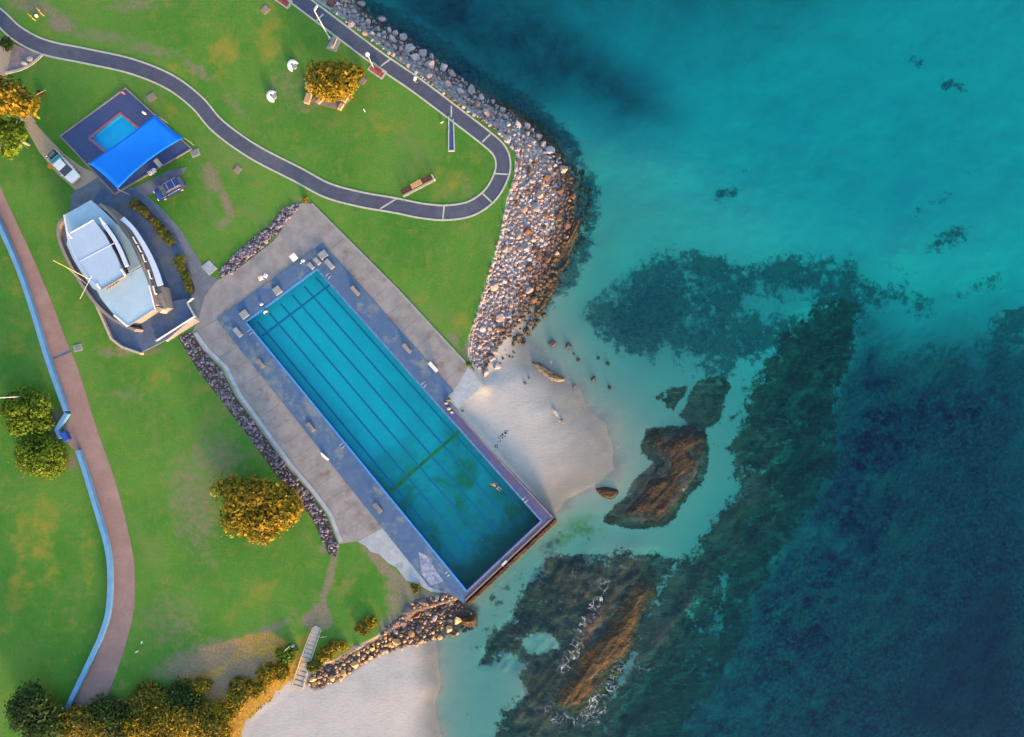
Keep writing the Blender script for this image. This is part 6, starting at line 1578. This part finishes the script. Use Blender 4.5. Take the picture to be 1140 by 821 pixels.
tree('park_tree', 280, 565, 44, 5.6, 'leaf_sunlit', 9000, 21, 'golden orange lit tree beside the stone strip left of the long pool', .34, flat=.60, lumps=15, stretch=(1.22, .90), spread=.54, hollow=.45)
tree('park_tree', 371, 91, 27, 4.4, 'leaf_sunlit', 5200, 22, 'olive and orange tree shading the sandstone seating', .32, lumps=16, stretch=(1.05, .85))
tree('park_tree', 30, 457, 31, 4.0, 'leaf_green', 5200, 23, 'spreading bright green tree at the left edge above the rounder one', .30, lumps=18, stretch=(1.05, .9), spread=.56)
tree('park_tree', 47, 506, 27, 3.4, 'leaf_green', 6500, 24, 'compact round green tree beside the gap in the blue wall', .26, lumps=26, flat=.7, hollow=.7)
tree('park_tree', 4, 112, 32, 8.0, 'leaf_sunlit', 5000, 25, 'thin crowned orange green gum tree at the left edge over the driveway', .36, 'bark_pale', lumps=16, spread=.5)
tree('park_tree', 8, 150, 26, 6.5, 'leaf_green', 3000, 26, 'sparse green gum tree at the left edge below the orange one', .34, 'bark_pale', lumps=12, spread=.48)
tree('shrub', 6.5, 48, 8, 1.7, 'leaf_dark', 900, 27, 'small dark green shrub beside the paved wedge', .22, cat='shrub')
tree('park_tree', 40, 793, 33, 4.5, 'leaf_dark', 6500, 28, 'dark green bush at the lower end of the blue wall', .30, lumps=22, cat='bush')
SH = [(95, 806, 24, 2.6, 'leaf_olive', 'dim olive bush covering the end of the brick path'), (128, 797, 22, 2.4, 'leaf_dark', 'dark bush just right of the brick path end'), (158, 812, 20, 2.6, 'leaf_sunlit', 'orange lit bush at the bottom edge right of the dark bushes'), (165, 785, 22, 2.4, 'leaf_olive', 'olive bush behind the orange bushes at the bottom edge'),
      (190, 808, 22, 3.0, 'leaf_sunlit', 'largest orange bush at the bottom edge'), (205, 782, 20, 2.2, 'leaf_dark', 'dark green bush on top of the bank by the orange bushes'), (222, 800, 18, 2.4, 'leaf_olive', 'brown olive bush on the bank at the bottom edge'), (238, 812, 17, 2.2, 'leaf_sunlit', 'orange bush near the left corner of the white beach'),
      (222, 765, 13, 1.4, 'leaf_olive', 'low olive bush at the top of the scrub bank'), (248, 795, 14, 1.7, 'leaf_sunlit', 'golden bush next to the left corner of the white beach'), (262, 782, 13, 1.5, 'leaf_sunlit', 'golden bush midway along the beach bank'), (268, 765, 12, 1.2, 'leaf_olive', 'green olive bush above the golden bank bushes'),
      (284, 768, 11, 1.2, 'leaf_sunlit', 'golden bush on the bank left of the beach steps'), (296, 752, 12, 1.1, 'leaf_sunlit', 'spreading golden scrub on the crest left of the steps'), (312, 748, 11, 1.1, 'leaf_sunlit', 'golden scrub nearest the left side of the steps'), (320, 728, 12, 1.0, 'leaf_green', 'bright green clump under the pale sign board'),
      (362, 728, 10, .9, 'leaf_sunlit', 'golden scrub right of the steps'), (376, 720, 9, .8, 'leaf_sunlit', 'golden scrub farther right of the steps'), (352, 742, 9, .8, 'leaf_olive', 'olive scrub at the right foot of the steps'), (403, 700, 8, .9, 'leaf_olive', 'low yellowish scrub at the top of the dark rocks'), (412, 693, 7, .7, 'leaf_sunlit', 'tiny golden scrub at the top of the dark rocks')]
for i, (a, b, r, h, m_, lab) in enumerate(SH):
    r *= 1.28 if i < 8 else 1.0; tree('coastal_shrub', a, b, r, h, m_, int(240 + r * r * 6.5), 60 + i, lab, .24, group='scrub on the beach bank', flat=.5, lumps=16, cat='shrub', stretch=(1.15, .95))
tree('shrub', 523, 405, 3.5, .7, 'leaf_green', 260, 95, 'tiny green weed at the lawn end of the rock wall', .16, cat='shrub')
tree('shrub', 44, 105, 5, .7, 'leaf_sunlit', 200, 96, 'small orange weed on the lawn above the paddling pool', .2, cat='shrub')
tree('shrub', 400, 80, 6, 1.0, 'leaf_sunlit', 320, 97, 'small orange shrub right of the seating tree', .22, cat='shrub')
tree('shrub', 340, 222, 4, .6, 'leaf_sunlit', 260, 98, 'low yellow weed at the top corner of the concrete apron', .18, cat='shrub')
tree('shrub', 462, 655, 6, .7, 'leaf_olive', 320, 99, 'low olive weed on the bare soil near the pool corner rocks', .2, cat='shrub')
# strap leaved plants along the plaza
def strap(px, py, rpx, h, seed, lab, grp):
    r = rpx * S; g_ = random.Random(seed)
    root = tag(empty('strap_plant', (*P2(px, py, G + .4), G)), lab, 'plant', grp)
    o = root.location; V, F = [], []
    heads = [(g_.uniform(-.45, .45) * r, g_.uniform(-.45, .45) * r, h * g_.uniform(.45, .8)) for _ in range(5)]
    b = MB()
    for hx, hy, hz in heads:
        b.tube([(o.x + hx * .4, o.y + hy * .4, G), (o.x + hx, o.y + hy, G + hz)], [.05, .035], 6)
        for _ in range(46):
            a = g_.uniform(0, 6.28); L = r * g_.uniform(.55, .95); up = g_.uniform(.1, .9); w = .055
            prev = None
            for k in range(4):
                t_ = k / 3; x_ = hx + math.cos(a) * L * t_; y_ = hy + math.sin(a) * L * t_; z_ = hz + up * .5 * math.sin(t_ * 2.2) - .25 * t_ * t_
                ww = w * (1 - .75 * t_)
                pr = [(x_ - math.sin(a) * ww, y_ + math.cos(a) * ww, max(.03, z_)), (x_ + math.sin(a) * ww, y_ - math.cos(a) * ww, max(.03, z_))]
                V += pr
                if k: F.append((len(V) - 4, len(V) - 3, len(V) - 1, len(V) - 2))
    mesh_np('foliage', np.array(V), np.array(F), M['leaf_strap'], root)
    b.build('stem', M['trunk'], root)
sheet('garden_bed', M['mulch'], [smooth([(148, 224), (157, 224), (170, 238), (184, 252), (194, 268), (190, 274), (182, 268), (168, 250), (154, 236)], 3, True)[:-1], smooth([(195, 286), (203, 285), (209, 300), (217, 322), (212, 328), (206, 320), (200, 304)], 3, True)[:-1]], G - .1, G + .05)
for i, (a, b, r, lab) in enumerate([(152, 228, 6.5, 'strap leaved plant at the top end of the upper plaza bed'), (158, 234, 5, 'strap leaved plant, second from the top of the upper plaza bed'), (163, 238, 4.5, 'small strap leaved plant just above the gap in the upper plaza bed'), (174, 249, 6, 'strap leaved plant just below the gap in the upper plaza bed'),
                                    (181.5, 258, 6, 'strap leaved plant, last but one down the upper plaza bed'), (188, 267.5, 7, 'bright strap leaved plant at the bottom end of the upper plaza bed'), (201, 291, 7.5, 'large strap leaved plant at the top of the lower plaza bed'), (204, 299, 6, 'strap leaved plant second down the lower plaza bed'),
                                    (207, 308, 6, 'strap leaved plant midway down the lower plaza bed'), (209.5, 315, 5.5, 'strap leaved plant, last but one down the lower plaza bed'), (211.5, 322, 5, 'strap leaved plant at the bottom of the lower plaza bed')]):
    strap(a, b, r, 1.0, 200 + i, lab, 'strap leaved plants along the plaza')

# ------------------------------------------------------------------ light, sky, camera
SUN_EL, SAZ = R(8), math.atan2(.34, -.94)        # low sun from the bottom right of the picture
sv = Vector((math.sin(SAZ) * math.cos(SUN_EL), math.cos(SAZ) * math.cos(SUN_EL), math.sin(SUN_EL)))
sl = bpy.data.lights.new('sun', 'SUN'); sl.energy = 2.2; sl.angle = R(11); sl.color = (1.0, 0.54, 0.20)
so = bpy.data.objects.new('sun', sl); COL.objects.link(so); so.rotation_euler = (-sv).to_track_quat('-Z', 'Y').to_euler(); so.location = sv * 300
wd = bpy.data.worlds.new('World'); scene.world = wd; wd.use_nodes = True
nt = wd.node_tree; bg = nt.nodes['Background']
sk = nt.nodes.new('ShaderNodeTexSky'); sk.sky_type = 'NISHITA'; sk.sun_disc = False; sk.sun_elevation = SUN_EL; sk.sun_rotation = SAZ
sk.air_density = 1.0; sk.dust_density = 2.0; sk.ozone_density = 1.0
nt.links.new(sk.outputs[0], bg.inputs[0]); bg.inputs[1].default_value = 0.15
cam = bpy.data.cameras.new('camera'); cam.sensor_width = 36; cam.lens = 36 * 103 / (1140 * S); cam.clip_end = 5000; cam.clip_start = 1
co = bpy.data.objects.new('camera', cam); COL.objects.link(co); co.location = (0, 0, CAMZ); scene.camera = co
scene.view_settings.view_transform = 'Standard'; scene.view_settings.look = 'None'; scene.view_settings.gamma = 1; scene.view_settings.use_curve_mapping = False
scene.view_settings.exposure = 2.25
scene.render.resolution_x = 1024; scene.render.resolution_y = 737
scene.cycles.use_denoising = True; scene.cycles.max_bounces = 8; scene.cycles.transparent_max_bounces = 12; scene.cycles.volume_bounces = 0
scene.cycles.caustics_reflective = False; scene.cycles.caustics_refractive = False
